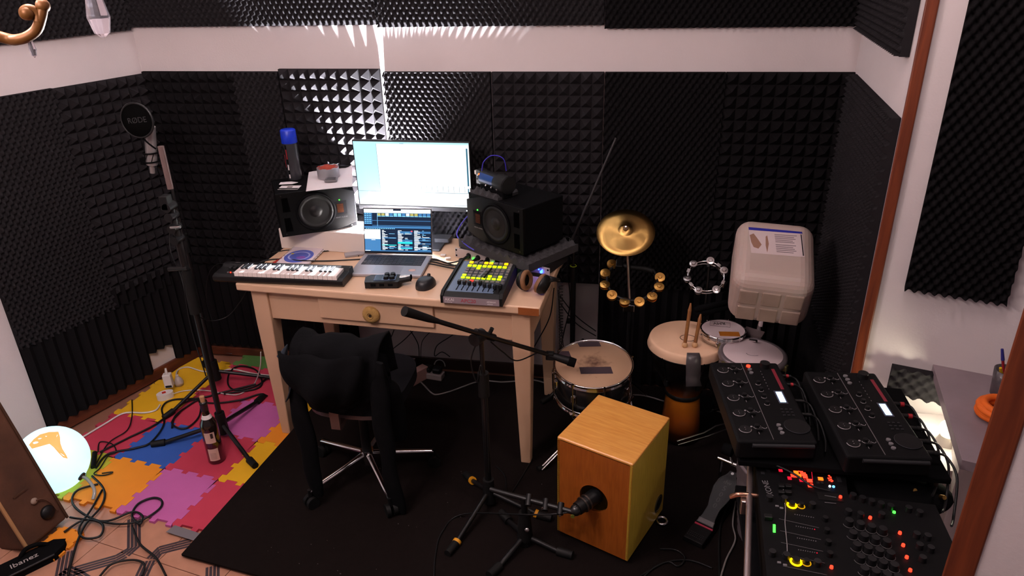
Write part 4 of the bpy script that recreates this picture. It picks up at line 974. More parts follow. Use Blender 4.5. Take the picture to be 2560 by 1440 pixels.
part(MB().prism([(.20*math.copysign(abs(math.cos(t))**.6, math.cos(t))+.01, .20*math.copysign(abs(math.sin(t))**.6, math.sin(t))+.03) for t in [2*PI*k/32 for k in range(32)]], .425, .475), 'seat', seat, ch, bevel=.015, seg=3)
part(MB().prism([(.185*math.copysign(abs(math.cos(t))**.6, math.cos(t))+.01, .19*math.copysign(abs(math.sin(t))**.6, math.sin(t))+.02) for t in [2*PI*k/32 for k in range(32)]], .407, .426), 'seat_shell', mat('shell_grey', '#5b4a4a', .4), ch, bevel=.004)
part(MB().prism([(-.14, .398), (-.212, .385), (-.222, .395), (-.222, .56), (-.214, .56), (-.208, .41), (-.14, .412)], -.018, .018, T(-.01, 0, 0) @ Matrix(((0, 0, 1, 0), (1, 0, 0, 0), (0, 1, 0, 0), (0, 0, 0, 1)))), 'back_bracket', mat('bracket_metal', '#6b5450', .4, .5), ch)
bk = MB(); nu, nv = 16, 10; vs = []
for s_ in (0, 1):
    for j in range(nv+1):
        for i in range(nu+1):
            u = -1+2*i/nu; v = j/nv; wv = .175*(1-.12*abs(v-.5)**2)
            vs.append((.01+wv*u, -.18+.055*u*u-.02*v+(.03 if s_ == 0 else 0), -.0+.455+.25*v-.03*u**4*(1 if v > .5 else -1)))
N_ = (nu+1)*(nv+1)
fs = [(j*(nu+1)+i, j*(nu+1)+i+1, (j+1)*(nu+1)+i+1, (j+1)*(nu+1)+i) for j in range(nv) for i in range(nu)]
bk.add(vs, [f[::-1] for f in fs]+[tuple(k+N_ for k in f) for f in fs], None, 0, True)
part(bk, 'backrest', seat, ch)
# jacket: a separate thing that hangs on the chair
jk = thing('jacket', 'black hooded jacket hung over the chair back, sleeves dangling', 'jacket', CHM @ T(0, -.18, 0))
jm = mat('jacket_black', (.0035, .0035, .0042), .95, var=.3, vs=18, bump=.5, bs=60, spec=.1); jl = mat('jacket_lining', (.02, .026, .038), .9)
nu, nv = 36, 30; vs = []
for j in range(nv+1):
    v = j/nv
    for i in range(nu+1):
        u = -1+2*i/nu; half = .182-.012*math.sin(PI*v)
        if v < .25:                       # over the front of the backrest
            z = .57+(.16)*(v/.25); y = .085-.01*math.sin(v*9)
        elif v < .38:                     # over the top
            t = (v-.25)/.13; z = .73+.012*math.sin(PI*t); y = .085-.12*t
        else:
            t = (v-.38)/.62; z = .73-(.225+.03*math.cos(u*2.2))*t*(1-.12*u*u); y = -.035-.03*math.sin(PI*min(1, t*1.1))
        y += .045*u*u+.008*math.sin(7*u+5*v)+.006*math.sin(13*u-4*v)
        x = .01+half*u*(1-.10*max(0, v-.6))
        vs.append((x, y, z+.008*math.sin(5*u+2)*math.sin(4*v)))
W = nu+1
jb = MB().add(vs, [(j*W+i, j*W+i+1, (j+1)*W+i+1, (j+1)*W+i) for j in range(nv) for i in range(nu)], None, 0, True)
o = part(jb, 'back_panel', jm, jk); md = o.modifiers.new('thick', 'SOLIDIFY'); md.thickness = .008
inv = (CHM @ T(0, -.18, 0)).inverted()
hood = MB()
hv = []
for j in range(13):
    v = j/12
    for i in range(25):
        u = -1+2*i/24
        hv.append((-.02+.155*u*(1-.25*v*v), -.045-.075*math.sin(PI*(.12+.8*v))*(1-u*u)**.5-.012*math.sin(6*u+3*v), .728-.225*v*(1-.28*u*u)))
hood.add(hv, [(j*25+i, j*25+i+1, (j+1)*25+i+1, (j+1)*25+i) for j in range(12) for i in range(24)], None, 0, True)
o = part(hood, 'hood', jm, jk); md = o.modifiers.new('thick', 'SOLIDIFY'); md.thickness = .01
lin_ = MB(); lv = []
for j in range(11):
    v = j/10
    for i in range(7):
        u = i/6
        lv.append((-.186-.014*math.sin(PI*v)+.05*u*math.sin(PI*v), .03-.085*u, .71-.20*v))
lin_.add(lv, [(j*7+i, j*7+i+1, (j+1)*7+i+1, (j+1)*7+i) for j in range(10) for i in range(6)], None, 0, True)
o = part(lin_, 'lining', jl, jk, label='grey blue lining showing at one edge'); md = o.modifiers.new('thick', 'SOLIDIFY'); md.thickness = .004
for pl in ([(740, 905), (745, 1000), (765, 1080), (778, 1160), (792, 1235)], [(950, 905), (950, 1010), (962, 1100), (978, 1190), (1000, 1285)]):
    P = [aty(x, y, -1.13+.0*k) for k, (x, y) in enumerate(pl)]
    sl = MB().tube([inv @ q for q in smooth(P, 6)], (lambda t: (.014+.026*min(1, t*5))*(1-.22*t)+.0025*math.sin(t*17)), 14)
    yc = inv @ P[2]; sl.v = [Vector((q.x+.003*math.sin(q.z*27), yc.y+(q.y-yc.y)*.6+.006*math.sin(q.z*14+q.x*70), max(q.z, .004))) for q in sl.v]
    part(sl, 'sleeve', jm, jk)
P = [aty(x, y, -1.02) for x, y in [(958, 950), (975, 985), (988, 1030), (995, 1090)]]
part(MB().tube([inv @ q for q in smooth(P, 6)], (lambda t: (.015+.032*min(1, t*4))*(1-.2*t)), 12), 'side_panel', jm, jk)
# ================================================================ boom stand, snare microphone
S1 = Vector((.642, -1.03, 0))
st = thing('boom_microphone_stand', 'black boom microphone stand with yellow leg rings before the desk', 'microphone stand', T(S1.x, S1.y, RUG))
tripod(st, S1, .09, [(.507, -.875), (.545, -1.322), (.90, -1.085)], RUG, r=.0095, ring=True)
pv = aty(1224, 836, -1.03)
part(MB().cyl((S1.x, S1.y, .10), (S1.x, S1.y, .60), .0125, n=12), 'pole', blackm, st, world=True)
part(MB().cyl((S1.x, S1.y, .54), (S1.x, S1.y, .64), .021, n=14), 'clutch', rubber, st, world=True, bevel=.003)
part(MB().cyl((S1.x, S1.y, .62), (S1.x, S1.y, pv.z), .0085, n=10), 'upper_pole', blackm, st, world=True)
be0, be1 = aty(1040, 781, -1.27), aty(1392, 888, -.78)
bd = (be1-be0).normalized(); bp_ = Vector((S1.x, S1.y, pv.z))
be0 = bp_+ (be0-aty(1224, 836, -1.03))*1.0; be1 = bp_+(be1-aty(1224, 836, -1.03))
bd = (be1-be0).normalized()
part(MB().cyl(be0, be1, .0085, n=10), 'boom', blackm, st, world=True)
part(MB().cyl(be0-bd*.01, be0+bd*.10, .017, .013, n=14), 'boom_grip', rubber, st, world=True, bevel=.004)
part(MB().cyl(be0+bd*.10, be0+bd*.14, .013, .009, n=14), 'grip_neck', rubber, st, world=True)
part(MB().cyl(bp_+Vector((-.02, -.03, -.012)), bp_+Vector((.0, .02, -.012)), .024, n=16), 'tilt_joint', black, st, world=True, bevel=.004)
part(MB().cyl(bp_-bd*.03, bp_+bd*.07, .014, n=12), 'boom_sleeve', black, st, world=True, bevel=.002)
part(MB().cyl(bp_+bd*.045+Vector((0, -.005, .01)), bp_+bd*.05+Vector((.01, -.01, .04)), .008, n=10), 'thumb_screw', black, st, world=True, bevel=.003)
m0 = be1; m1 = aty(1436, 905, m0.y-.0)+Vector((0, 0, -.004))
sm_ = thing('drum_microphone', 'black drum microphone reaching over the snare head', 'microphone', T(*m1))
dd = (m1-m0).normalized()
part(MB().cyl(m0-dd*.01, m1-dd*.025, .012, .017, n=16), 'body', black, sm_, world=True, bevel=.002)
part(MB().cyl(m1-dd*.025, m1+dd*.004, .019, .018, n=18), 'head', matte, sm_, world=True, bevel=.004)
part(MB().cyl(m0-dd*.035, m0-dd*.005, .009, n=10), 'connector', steel, sm_, world=True)
part(MB().bx((-.012, -.012, -.02), (.02, .012, .012), T(*(m0))), 'clip', rubber, sm_, world=True, bevel=.003)
cable([bp_+bd*.05+Vector((0, 0, -.02)), bp_+bd*.12+Vector((0, 0, -.05)), bp_+bd*.2+Vector((0, -.0, -.07)), m0-dd*.04], .0028, cablem, 'black cable slung under the boom to the drum microphone')
cable([bp_+Vector((-.015, -.02, -.03)), bp_+Vector((-.035, -.03, -.10)), bp_+Vector((-.02, -.02, -.19)), bp_+Vector((.0, -.02, -.12)), bp_+Vector((.01, -.015, -.30)), (S1.x+.01, S1.y-.02, .2)], .0028, cablem, 'black cable wound round the boom stand pole')

# ================================================================ cajon
CA = Vector((.930, -1.148, 0)); ca = math.atan2(-.117, .267); CW, CDp, CH = .292, .315, .452
CM = T(CA.x, CA.y, RUG) @ Rz(ca)
cj = thing('cajon', 'orange wooden cajon box drum with a round sound hole', 'cajon', CM)
w_top = wood('cajon_top', '#cf8a3c', '#e2a354', .35, (2, 22, 22), .4); w_front = wood('cajon_front', '#8f4a16', '#a55a20', .3, (22, 22, 2), .4); w_side_lit = wood('cajon_side_lit', '#c3a034', '#d4b348', .4, (22, 22, 3), .3)  # side colour has yellow-green light from the right put into it
hz0 = .018
front_n = Vector((math.sin(ca), -math.cos(ca), 0))
hc = CM.inverted() @ atp(1484, 1247, CA, front_n)
hx, hz, hr = hc.x, hc.z, .056
NN = 48; fbm = MB(); inner, outer = [], []
for k in range(NN):
    a = 2*PI*k/NN; c, s_ = math.cos(a), math.sin(a); inner.append((hx+hr*c, hz+hr*s_))
    tx = (CW-hx)/c if c > 1e-6 else ((0-hx)/c if c < -1e-6 else 1e9); tz = (CH-.012-hz)/s_ if s_ > 1e-6 else ((hz0-hz)/s_ if s_ < -1e-6 else 1e9)
    t_ = min(tx, tz); outer.append((hx+t_*c, hz+t_*s_))
# snap the nearest samples to the corners
for cx, cz in ((0, hz0), (CW, hz0), (0, CH-.012), (CW, CH-.012)):
    i = min(range(NN), key=lambda k: (outer[k][0]-cx)**2+(outer[k][1]-cz)**2); outer[i] = (cx, cz)
vs = [(x, 0, z) for x, z in inner]+[(x, 0, z) for x, z in outer]+[(x, .012, z) for x, z in inner]
fbm.add(vs, [(k, NN+k, NN+(k+1) % NN, (k+1) % NN) for k in range(NN)]+[(k, (k+1) % NN, 2*NN+(k+1) % NN, 2*NN+k) for k in range(NN)])
part(fbm, 'front_panel', w_front, cj, label='front panel with the sound hole')
part(MB().bx((-.001, -.001, CH-.012), (CW+.001, CDp, CH)), 'top_panel', w_top, cj, bevel=.005, seg=3)
part(MB().bx((0, .0, hz0), (.010, CDp, CH-.012)), 'side_panel', w_side_lit, cj); part(MB().bx((CW-.010, .0, hz0), (CW, CDp, CH-.012)), 'side_panel', w_side_lit, cj, bevel=.001)
part(MB().bx((.010, CDp-.008, hz0), (CW-.010, CDp, CH-.012)), 'playing_panel', w_front, cj); part(MB().bx((.010, .012, hz0), (CW-.010, CDp-.008, hz0+.010)), 'bottom_panel', w_side_lit, cj)
for x in (.03, CW-.03):
    for y in (.03, CDp-.03): part(MB().cyl((x, y, 0), (x, y, hz0), .016, .018, n=14), 'rubber_foot', rubber, cj)
bdg = part(MB().cyl((CW, CDp-.05, .085), (CW+.001, CDp-.05, .085), .036, n=28), 'badge', mat('badge_black', (.012, .011, .010), .5), cj, label='round dark badge')
part(MB().torus(.030, .0008, 28, 5, T(CW+.0012, CDp-.05, .085) @ Ry(PI/2)), 'badge_ring', mat('badge_line', '#6b5f3a', .5), bdg)

# ================================================================ short stand with microphone in the sound hole
S2 = Vector((.817, -1.215, 0))
st = thing('low_microphone_stand', 'low black microphone stand on the rug beside the cajon', 'microphone stand', T(S2.x, S2.y, RUG))
tripod(st, S2, .06, [(1.0, -1.262), (.717, -1.40), (.70, -1.08)], RUG, r=.0105)
part(MB().cyl((S2.x, S2.y, .05), (S2.x, S2.y, .17), .030, .022, n=18), 'column_base', rubber, st, world=True, bevel=.006)
part(MB().lathe([(0, .002), (.008, .002), (.009, 0)], 16, frame(Vector((S2.x, S2.y, .11))+Vector((.012, -.026, 0)), (1, 0, 0), (.2, -.95, .3))), 'maker_badge', steel, st, world=True)
part(MB().cyl((S2.x, S2.y, .16), (S2.x, S2.y, .24), .012, n=12), 'column', blackm, st, world=True)
mk1 = CM @ Vector((hx-.006, .005, hz)); mk0 = CM @ Vector((hx-.035, -.085, hz-.012))
kb0 = Vector((S2.x, S2.y, .235)); j0 = aty(1208, 1250, -1.10)
part(MB().cyl(kb0-(mk0-kb0).normalized()*.14, mk0, .0095, n=10), 'boom', blackm, st, world=True)
for k, f in enumerate((.1, .45, .75)): part(MB().cyl(kb0.lerp(mk0, f)+Vector((0, -.02, -.01)), kb0.lerp(mk0, f)+Vector((0, .015, .012)), .012, n=12), 'boom_clamp', black, st, world=True, bevel=.002)
part(MB().cyl(kb0.lerp(mk0, .4)+Vector((0, -.022, 0)), kb0.lerp(mk0, .4)+Vector((0, -.026, 0)), .005, n=10), 'bolt', steel, st, world=True); part(MB().cyl(kb0.lerp(mk0, .75)+Vector((0, -.022, -.01)), kb0.lerp(mk0, .75)+Vector((0, -.026, -.01)), .005, n=10), 'bolt', steel, st, world=True)
km_ = thing('kick_microphone', 'stubby black microphone pointing into the cajon sound hole', 'microphone', T(*mk0))
ax = (mk1-mk0).normalized()
part(MB().cyl(mk0+ax*.02, mk1+ax*.02, .024, .029, n=22), 'body', black, km_, world=True, bevel=.003)
part(MB().ball(mk0+ax*.012, .021, 16, 10), 'tail', mat('tail_black', (.01, .01, .01), .3, spec=.7), km_, world=True)
for f in (.045, .062): part(MB().cyl(mk0+ax*f, mk0+ax*(f+.006), .0295, n=22), 'ring', mat('gunmetal', '#5a5450', .3, .8), km_, world=True)
part(MB().cyl(mk0+ax*.0-Vector((.0, .021, 0)), mk0-Vector((0, .024, -.0)), .007, n=14), 'emblem', mat('emblem_olive', '#5f6420', .5), km_, world=True)
cable([mk0, kb0.lerp(mk0, .3)+Vector((0, -.03, -.03)), at(1160, 1285, .04), at(1105, 1330, RUG+.005), at(1088, 1390, RUG+.004), at(1085, 1450, RUG+.004)], .003, cablem, 'black microphone cable trailing over the rug from the low stand')
cable([at(1240, 1165, RUG+.004), at(1262, 1190, RUG+.004), at(1268, 1240, RUG+.004), at(1290, 1215, RUG+.004), at(1330, 1150, RUG+.004)], .003, cablem, 'black cable on the rug behind the boom stand')

# ================================================================ snare drum on its stand
SN = Vector((1.02, -.64, .488)); SR_ = .163
MSN = T(SN.x, SN.y, SN.z-.15) @ Rx(math.radians(7))
sn = thing('snare_drum', 'black snare drum with chrome hoops, worn skin and dark tape patches', 'snare drum', MSN)
hh = .15
part(MB().lathe([(SR_-.012, .01), (SR_-.009, .012), (SR_-.009, hh-.014), (SR_-.012, hh-.012)], 56), 'shell', mat('shell_black', (.008, .008, .009), .25, spec=.7), sn)
for z in (.006, hh-.004):
    part(MB().lathe([(SR_-.006, z-.014), (SR_+.002, z-.014), (SR_+.003, z-.010), (SR_-.002, z-.006), (SR_-.002, z+.004), (SR_+.002, z+.008), (SR_-.003, z+.010), (SR_-.007, z+.006), (SR_-.006, z-.014)], 56), 'hoop', chrome, sn)
def skin_mat(name, base, dark, sc_=7.0):
    m = bpy.data.materials.new(name); m.use_nodes = True; nt = m.node_tree; b = nt.nodes['Principled BSDF']
    tc = nt.nodes.new('ShaderNodeTexCoord'); nz = nt.nodes.new('ShaderNodeTexNoise'); nz.inputs['Scale'].default_value = 40; nz.inputs['Detail'].default_value = 8
    vl = nt.nodes.new('ShaderNodeVectorMath'); vl.operation = 'LENGTH'; mth = nt.nodes.new('ShaderNodeMath'); mth.operation = 'MULTIPLY'; mth.inputs[1].default_value = sc_
    sb = nt.nodes.new('ShaderNodeMath'); sb.operation = 'ADD'; cr = nt.nodes.new('ShaderNodeValToRGB')
    cr.color_ramp.elements[0].color = lin(dark); cr.color_ramp.elements[0].position = .45; cr.color_ramp.elements[1].color = lin(base); cr.color_ramp.elements[1].position = 1.0
    mp = nt.nodes.new('ShaderNodeMapping'); mp.inputs['Scale'].default_value = (1, 1, 0)
    nt.links.new(tc.outputs['Object'], mp.inputs[0]); nt.links.new(mp.outputs[0], vl.inputs[0]); nt.links.new(vl.outputs['Value'], mth.inputs[0]); nt.links.new(tc.outputs['Object'], nz.inputs['Vector'])
    nt.links.new(mth.outputs[0], sb.inputs[0]); nt.links.new(nz.outputs['Fac'], sb.inputs[1]); nt.links.new(sb.outputs[0], cr.inputs[0]); nt.links.new(cr.outputs[0], b.inputs['Base Color']); b.inputs['Roughness'].default_value = .7
    return m
hd = part(MB().lathe([(SR_-.007, hh-.006), (SR_-.010, hh-.001), (0, hh-.001)], 56), 'drum_head', skin_mat('snare_skin', '#a9866a', '#4a2a1c', 7.0), sn, label='stained cream batter skin')
def on_head(pxs, z, t, parent, M, m, name):
    mb = MB(); P = [M.inverted() @ atp(x, y, M @ Vector((0, 0, hh-.0008)), M.to_3x3() @ Vector((0, 0, 1))) for x, y in pxs]; n = len(P)
    mb.add([(q.x, q.y, q.z) for q in P]+[(q.x, q.y, q.z+t) for q in P], [tuple(range(n)), tuple(range(n, 2*n))[::-1]]+[(i, n+i, n+(i+1) % n, (i+1) % n) for i in range(n)])
    return part(mb, name, m, parent)
tp_ = mat('dark_tape', '#3a2c33', .6)
for pxs in ([(1441, 853), (1497, 853), (1503, 866), (1449, 867)], [(1448, 918), (1527, 917), (1533, 934), (1452, 935)], [(1395, 878), (1422, 878), (1428, 892), (1400, 893)]): on_head(pxs, SN.z-.0008, .0006, sn, MSN, tp_, 'tape_patch')
for k in range(8):
    a = 2*PI*k/8+.35; c, s_ = math.cos(a), math.sin(a); R1 = SR_+.003
    l = part(MB().bx((-.006, -.010, .055), (.010, .010, .092), Rz(a) @ T(SR_-.008, 0, 0)), 'lug', chrome, sn, bevel=.004)
    part(MB().cyl((R1*c, R1*s_, .0), (R1*c, R1*s_, hh+.006), .0028, n=8), 'tension_rod', chrome, l)
    for z in (.0, hh): part(MB().cyl((R1*c, R1*s_, z-.005), (R1*c, R1*s_, z+.006), .006, n=10), 'rod_ear', chrome, l)
part(MB().bx((-.012, -.012, .03), (.014, .012, .12), Rz(math.radians(190)) @ T(SR_-.006, 0, 0)), 'strainer', chrome, sn, bevel=.003)
ss = thing('snare_stand', 'chrome tripod stand carrying the snare drum', 'drum stand', T(SN.x, SN.y, RUG))
part(MB().cyl((SN.x, SN.y, .10), (SN.x, SN.y, .29), .011, n=12), 'post', blackm, ss, world=True)
for k in range(3):
    a = math.radians(215+120*k); d_ = Vector((math.cos(a), math.sin(a), 0)); f = Vector((SN.x, SN.y, RUG+.006))+d_*.25
    l = part(MB().cyl(Vector((SN.x, SN.y, .20))+d_*.02, f, .0055, n=8), 'leg', chrome, ss, world=True)
    w_ = Vector((-d_.y, d_.x, 0))*.014
    part(MB().cyl(Vector((SN.x, SN.y, .20))+d_*.02+w_, f+w_, .0045, n=8), 'leg_strut', chrome, l, world=True); part(MB().cyl(f-d_*.03, f+d_*.015, .012, n=10), 'rubber_foot', rubber, l, world=True)
    a2 = a+.5; d2 = Vector((math.cos(a2), math.sin(a2), 0))
    part(MB().tube([(SN.x, SN.y, .28), Vector((SN.x, SN.y, .295))+d2*.155, Vector((SN.x, SN.y, .325))+d2*.172], .006, 8), 'basket_arm', chrome, ss, world=True)

# ================================================================ djembe
DJ = Vector((1.405, -.45, RUG))
dj = thing('djembe', 'goblet drum with cream skin, black bowl and orange sunburst stem', 'djembe', T(*DJ))
part(MB().lathe([(.088, 0), (.092, .004), (.090, .03), (.080, .14), (.074, .22), (.078, .25), (.105, .31), (.138, .37), (.150, .42), (.152, .48), (.148, .485)], 48), 'shell', ramp_z('sunburst', [(0, '#0c0503'), (.05, '#2a0f04'), (.13, '#8a4410'), (.21, '#b96a1c'), (.25, '#5e2c0c'), (.31, '#160a05'), (.36, '#060505')], .3), dj)
part(MB().lathe([(.0755, .222), (.080, .226), (.082, .240), (.0785, .246)], 48), 'waist_band', rubber, dj)
part(MB().lathe([(.152, .455), (.166, .458), (.168, .466), (.152, .468)], 56), 'lower_hoop', blackm, dj)
part(MB().lathe([(.166, .462), (.1685, .467), (.161, .494), (.159, .499), (.155, .5015), (.150, .502), (.1, .504), (0, .5045)], 56), 'skin', mat('skin_cream', '#e6bd9c', .6, var=.12, vs=10), dj)
part(MB().torus(.027, .0012, 28, 5, T(.0, -.01, .5048) @ Matrix.Diagonal((1.2, 1, 1, 1))), 'printed_ring', mat('print_dark', '#3a2a20', .7), dj)
for k in range(6):
    a = 2*PI*k/6+.9; c, s_ = math.cos(a), math.sin(a)
    part(MB().cyl((.168*c, .168*s_, .47), (.130*c, .130*s_, .33), .003, n=8), 'tension_rod', chrome, dj); part(MB().bx((-.008, -.009, .315), (.010, .009, .345), Rz(a) @ T(.125, 0, 0)), 'lug', blackm, dj, bevel=.003)
MDJ = T(*DJ)
# sticks taped upright at the rim
sw = wood('stick_wood', '#774520', '#93602f', .5, (20, 20, 2))
for k, (b_, t_, lab) in enumerate((((1712, 862), (1727, 758), 'wooden drumstick with a ball tip, standing nearer the djembe centre ring'), ((1737, 862), (1752, 785), 'wooden drumstick tucked under the black mallets'))):
    p0 = at(*b_, DJ.z+.515); p1 = aty(*t_, p0.y+.04)
    s_ = thing('drumstick', lab, 'drumstick', T(*p0), 'sticks taped to the djembe')
    part(MB().cyl(p0, p0.lerp(p1, .82), .0075, n=12), 'shaft', sw, s_, world=True); part(MB().cyl(p0.lerp(p1, .82), p1, .0085, .003, n=12), 'taper', sw, s_, world=True); part(MB().ball(p0, .0125, 14, 10), 'tip', mat('tip_wood', '#c49a70', .5), s_, world=True)
tpm = MB(); strip = []
for k, (za, rr_, da) in enumerate(((.509, .145, 0), (.498, .166, 0), (.470, .1715, 0), (.43, .168, .02), (.39, .160, .03), (.365, .172, .05))):
    for a_ in (math.radians(-94)+da, math.radians(-74)+da*1.6): strip.append(DJ+Vector((rr_*math.cos(a_), rr_*math.sin(a_), za)))
tpm.add(strip, [(2*k, 2*k+1, 2*k+3, 2*k+2) for k in range(5)], None, 0, True)
o = solo(tpm, 'tape_flap', mat('gaffer_grey', '#4c4648', .35, var=.2, vs=30), 'grey gaffer tape flap holding the sticks on the djembe', 'tape'); md = o.modifiers.new('t', 'SOLIDIFY'); md.thickness = .0015
# black mallets / brushes
for k, (a_, b_, lab) in enumerate((((1735, 775), (1830, 752), 'long black mallet lying above the djembe rim'), ((1742, 785), (1835, 765), 'thick black brush handle below the mallet'))):
    p0 = aty(*a_, -.42); p1 = aty(*b_, -.36)
    solo(MB().tube([p0, p0.lerp(p1, .15), p0.lerp(p1, .8), p1], (lambda t: .006+.010*math.sin(PI*min(1, t*1.2+.05))**.7), 10), ('mallet', 'brush')[k], matte, lab, 'mallet')

# ================================================================ hand drums on the percussion stand
def frame_drum(c, R, h, label, name, headm, tilt=0):
    M = T(*c) @ Rx(tilt)
    t = thing(name, label, 'drum', M)
    return t, M
TA_ = at(1808, 822, .575)
tm_, MT = frame_drum((TA_.x, TA_.y, .535), .092, .04, 'small chrome hand drum with white head, upside-down print and orange patch', 'tamborim', None)
r = .093
part(MB().lathe([(r-.006, 0), (r-.004, 0), (r-.004, .036), (r-.006, .036)], 40), 'shell', chrome, tm_)
part(MB().lathe([(r-.004, .026), (r+.002, .027), (r+.002, .030), (r-.001, .034), (r+.001, .040), (r-.005, .041)], 44), 'hoop', chrome, tm_)
part(MB().lathe([(r-.005, .037), (0, .037)], 44), 'drum_head', mat('head_white', '#c9b6b8', .5, var=.03), tm_)
text('RMV', .026, T(-.012, .052, .0374) @ Rz(PI+.12), mat('print_black', '#2a2022', .6), tm_, 'lettering', align='CENTER')
fr_ = MB()
for a_, b_ in (((-.052, .030), (.03, .022)), ((-.048, .070), (.034, .062)), ((-.052, .030), (-.048, .070)), ((.03, .022), (.034, .062))): fr_.tube([(a_[0], a_[1], .0373), (b_[0], b_[1], .0373)], .0007, 4)
part(fr_, 'printed_frame', MATS['print_black'], tm_)
part(MB().bx((-.022, -.058, .0372), (.06, -.020, .0378), Rz(.08)), 'orange_patch', mat('patch_orange', '#a8641c', .5), tm_)
for k in range(6):
    a = 2*PI*k/6+.2; l = part(MB().cyl((r*math.cos(a), r*math.sin(a), .002), (r*math.cos(a), r*math.sin(a), .042), .0028, n=8), 'tension_rod', chrome, tm_); part(MB().bx((-.005, -.006, .004), (.007, .006, .018), Rz(a) @ T(r-.003, 0, 0)), 'lug', chrome, l, bevel=.002)
TB = at(1882, 882, .555)
tmb, MT2 = frame_drum((TB.x, TB.y, .435), .128, .12, 'clear ribbed hand drum with a white worn head beside the looper', 'pandeiro_drum', None)
r = .126
acr = mat('ribbed_shell', '#8f8486', .25, .3)
prof = [(r-.01, 0)]
for k in range(6): prof += [(r-.006, .004+k*.018), (r+.001, .012+k*.018)]
prof += [(r-.006, .110)]
part(MB().lathe(prof, 48), 'shell', acr, tmb)
part(MB().lathe([(r-.012, .094), (r+.006, .096), (r+.008, .104), (r+.006, .118), (r-.004, .121), (r-.012, .119)], 52), 'hoop', mat('hoop_grey', '#7d7276', .35, .5), tmb)
part(MB().lathe([(r-.011, .1195), (r-.013, .1205), (0, .1205)], 52), 'drum_head', mat('head_white2', '#cbb7ba', .5, var=.05, vs=12), tmb)
part(MB().torus(.026, .0022, 20, 4, T(0, -.004, .1202) @ Matrix.Diagonal((1.0, .8, .3, 1)), 0, PI*1.05, PI*1.75), 'printed_ring', MATS['print_black'], tmb)
for k in range(6):
    a = 2*PI*k/6-.5; l = part(MB().bx((-.004, -.011, .085), (.016, .011, .11), Rz(a) @ T(r, 0, 0)), 'claw', mat('brass_claw', '#8c855c', .3, .8), tmb, bevel=.003); part(MB().cyl(((r+.012)*math.cos(a), (r+.012)*math.sin(a), .02), ((r+.012)*math.cos(a), (r+.012)*math.sin(a), .1), .003, n=8), 'tension_rod', chrome, l)
# stand carrying hand drums and the canister
PSX, PSY = 1.70, -.40
pst = thing('percussion_stand', 'chrome percussion stand behind the hand drums', 'drum stand', T(PSX, PSY, RUG))
part(MB().cyl((PSX, PSY, RUG+.02), (PSX, PSY, .80), .012, n=12), 'post', chrome, pst, world=True)
for k in range(3):
    a = math.radians(20+120*k); d_ = Vector((math.cos(a), math.sin(a), 0)); part(MB().cyl((PSX, PSY, .22), Vector((PSX, PSY, RUG+.006))+d_*.2, .006, n=8), 'leg', chrome, pst, world=True)
part(MB().cyl((PSX, PSY, .50), (TA_.x+.06, TA_.y+.06, .53), .006, n=8), 'arm', chrome, pst, world=True); part(MB().cyl((PSX, PSY, .46), (TB.x+.03, TB.y+.10, .45), .006, n=8), 'arm', chrome, pst, world=True)
part(MB().bx((-.02, -.02, .48), (.02, .02, .53), T(PSX, PSY, 0)), 'clamp', black, pst, world=True, bevel=.004)
part(MB().prism([(-.05, -.02), (.03, -.05), (.05, .0), (-.02, .04)], .545, .556, T(PSX-.03, PSY-.02, 0)), 'tray', mat('tray_grey', '#5b4d4e', .6), pst, world=True, bevel=.004)
part(MB().cyl((PSX-.05, PSY-.10, .555), (PSX-.03, PSY-.14, .575), .005, n=8), 'wing_nut', chrome, pst, world=True)

# ================================================================ white canister
JC = aty(1935, 662, -.66); th = math.radians(70)
n1 = Vector((-.10, -math.cos(th), math.sin(th))).normalized(); xa = Vector((math.cos(math.radians(-6)), math.sin(math.radians(-6)), -.03)).normalized()
JCM = frame(JC, xa, n1)            # local z = label face normal, local y = away from the viewer, -y = base with ribs
jw, jl_, jd = .285, .36, .235
JCM = JCM @ T(0, .05, -.085)
jr = thing('plastic_canister', 'white plastic jerry can used as a drum, label torn', 'canister', JCM)
jmat = mat('canister_plastic', '#ab9890', .45, var=.08, vs=6)
jmat.node_tree.nodes['Principled BSDF'].inputs['Subsurface Weight'].default_value = .15
part(MB().bx((-jw/2, -jl_/2, -jd/2), (jw/2, jl_/2, jd/2)), 'body', jmat, jr, bevel=.055, seg=6)
rb = MB()
for i in range(3):
    for k in range(2): rb.bx((-.112+i*.078, -jl_/2-.003, -.088+k*.082), (-.112+i*.078+.068, -jl_/2+.012, -.088+k*.082+.072))
part(rb, 'base_ribs', mat('canister_base', '#9c877c', .5, var=.3, vs=14), jr, bevel=.0065, seg=3)
lbm = MB(); Mi = JCM.inverted(); zf = jd/2+.0004
def onf(px, py):
    d = ray(px, py); n_ = JCM.to_3x3() @ Vector((0, 0, 1)); P0 = JCM @ Vector((0, 0, zf)); q = CAM+d*((P0-CAM).dot(n_)/d.dot(n_)); return Mi @ q
def pq(pxs, dz): return [(onf(x, y).x, onf(x, y).y, zf+dz) for x, y in pxs]
def poly(parent, pxs, dz, m, name):
    v = pq(pxs, dz); o = MB().add(v, [tuple(range(len(v)))]); return part(o, name, m, parent)
lb_ = poly(jr, [(1871, 570), (2005, 581), (2012, 643), (1878, 632)], .0004, mat('label_paper', '#c4b2b2', .7, var=.05), 'label')
lb_.data.flip_normals() if lb_.data.polygons[0].normal.z < 0 else None
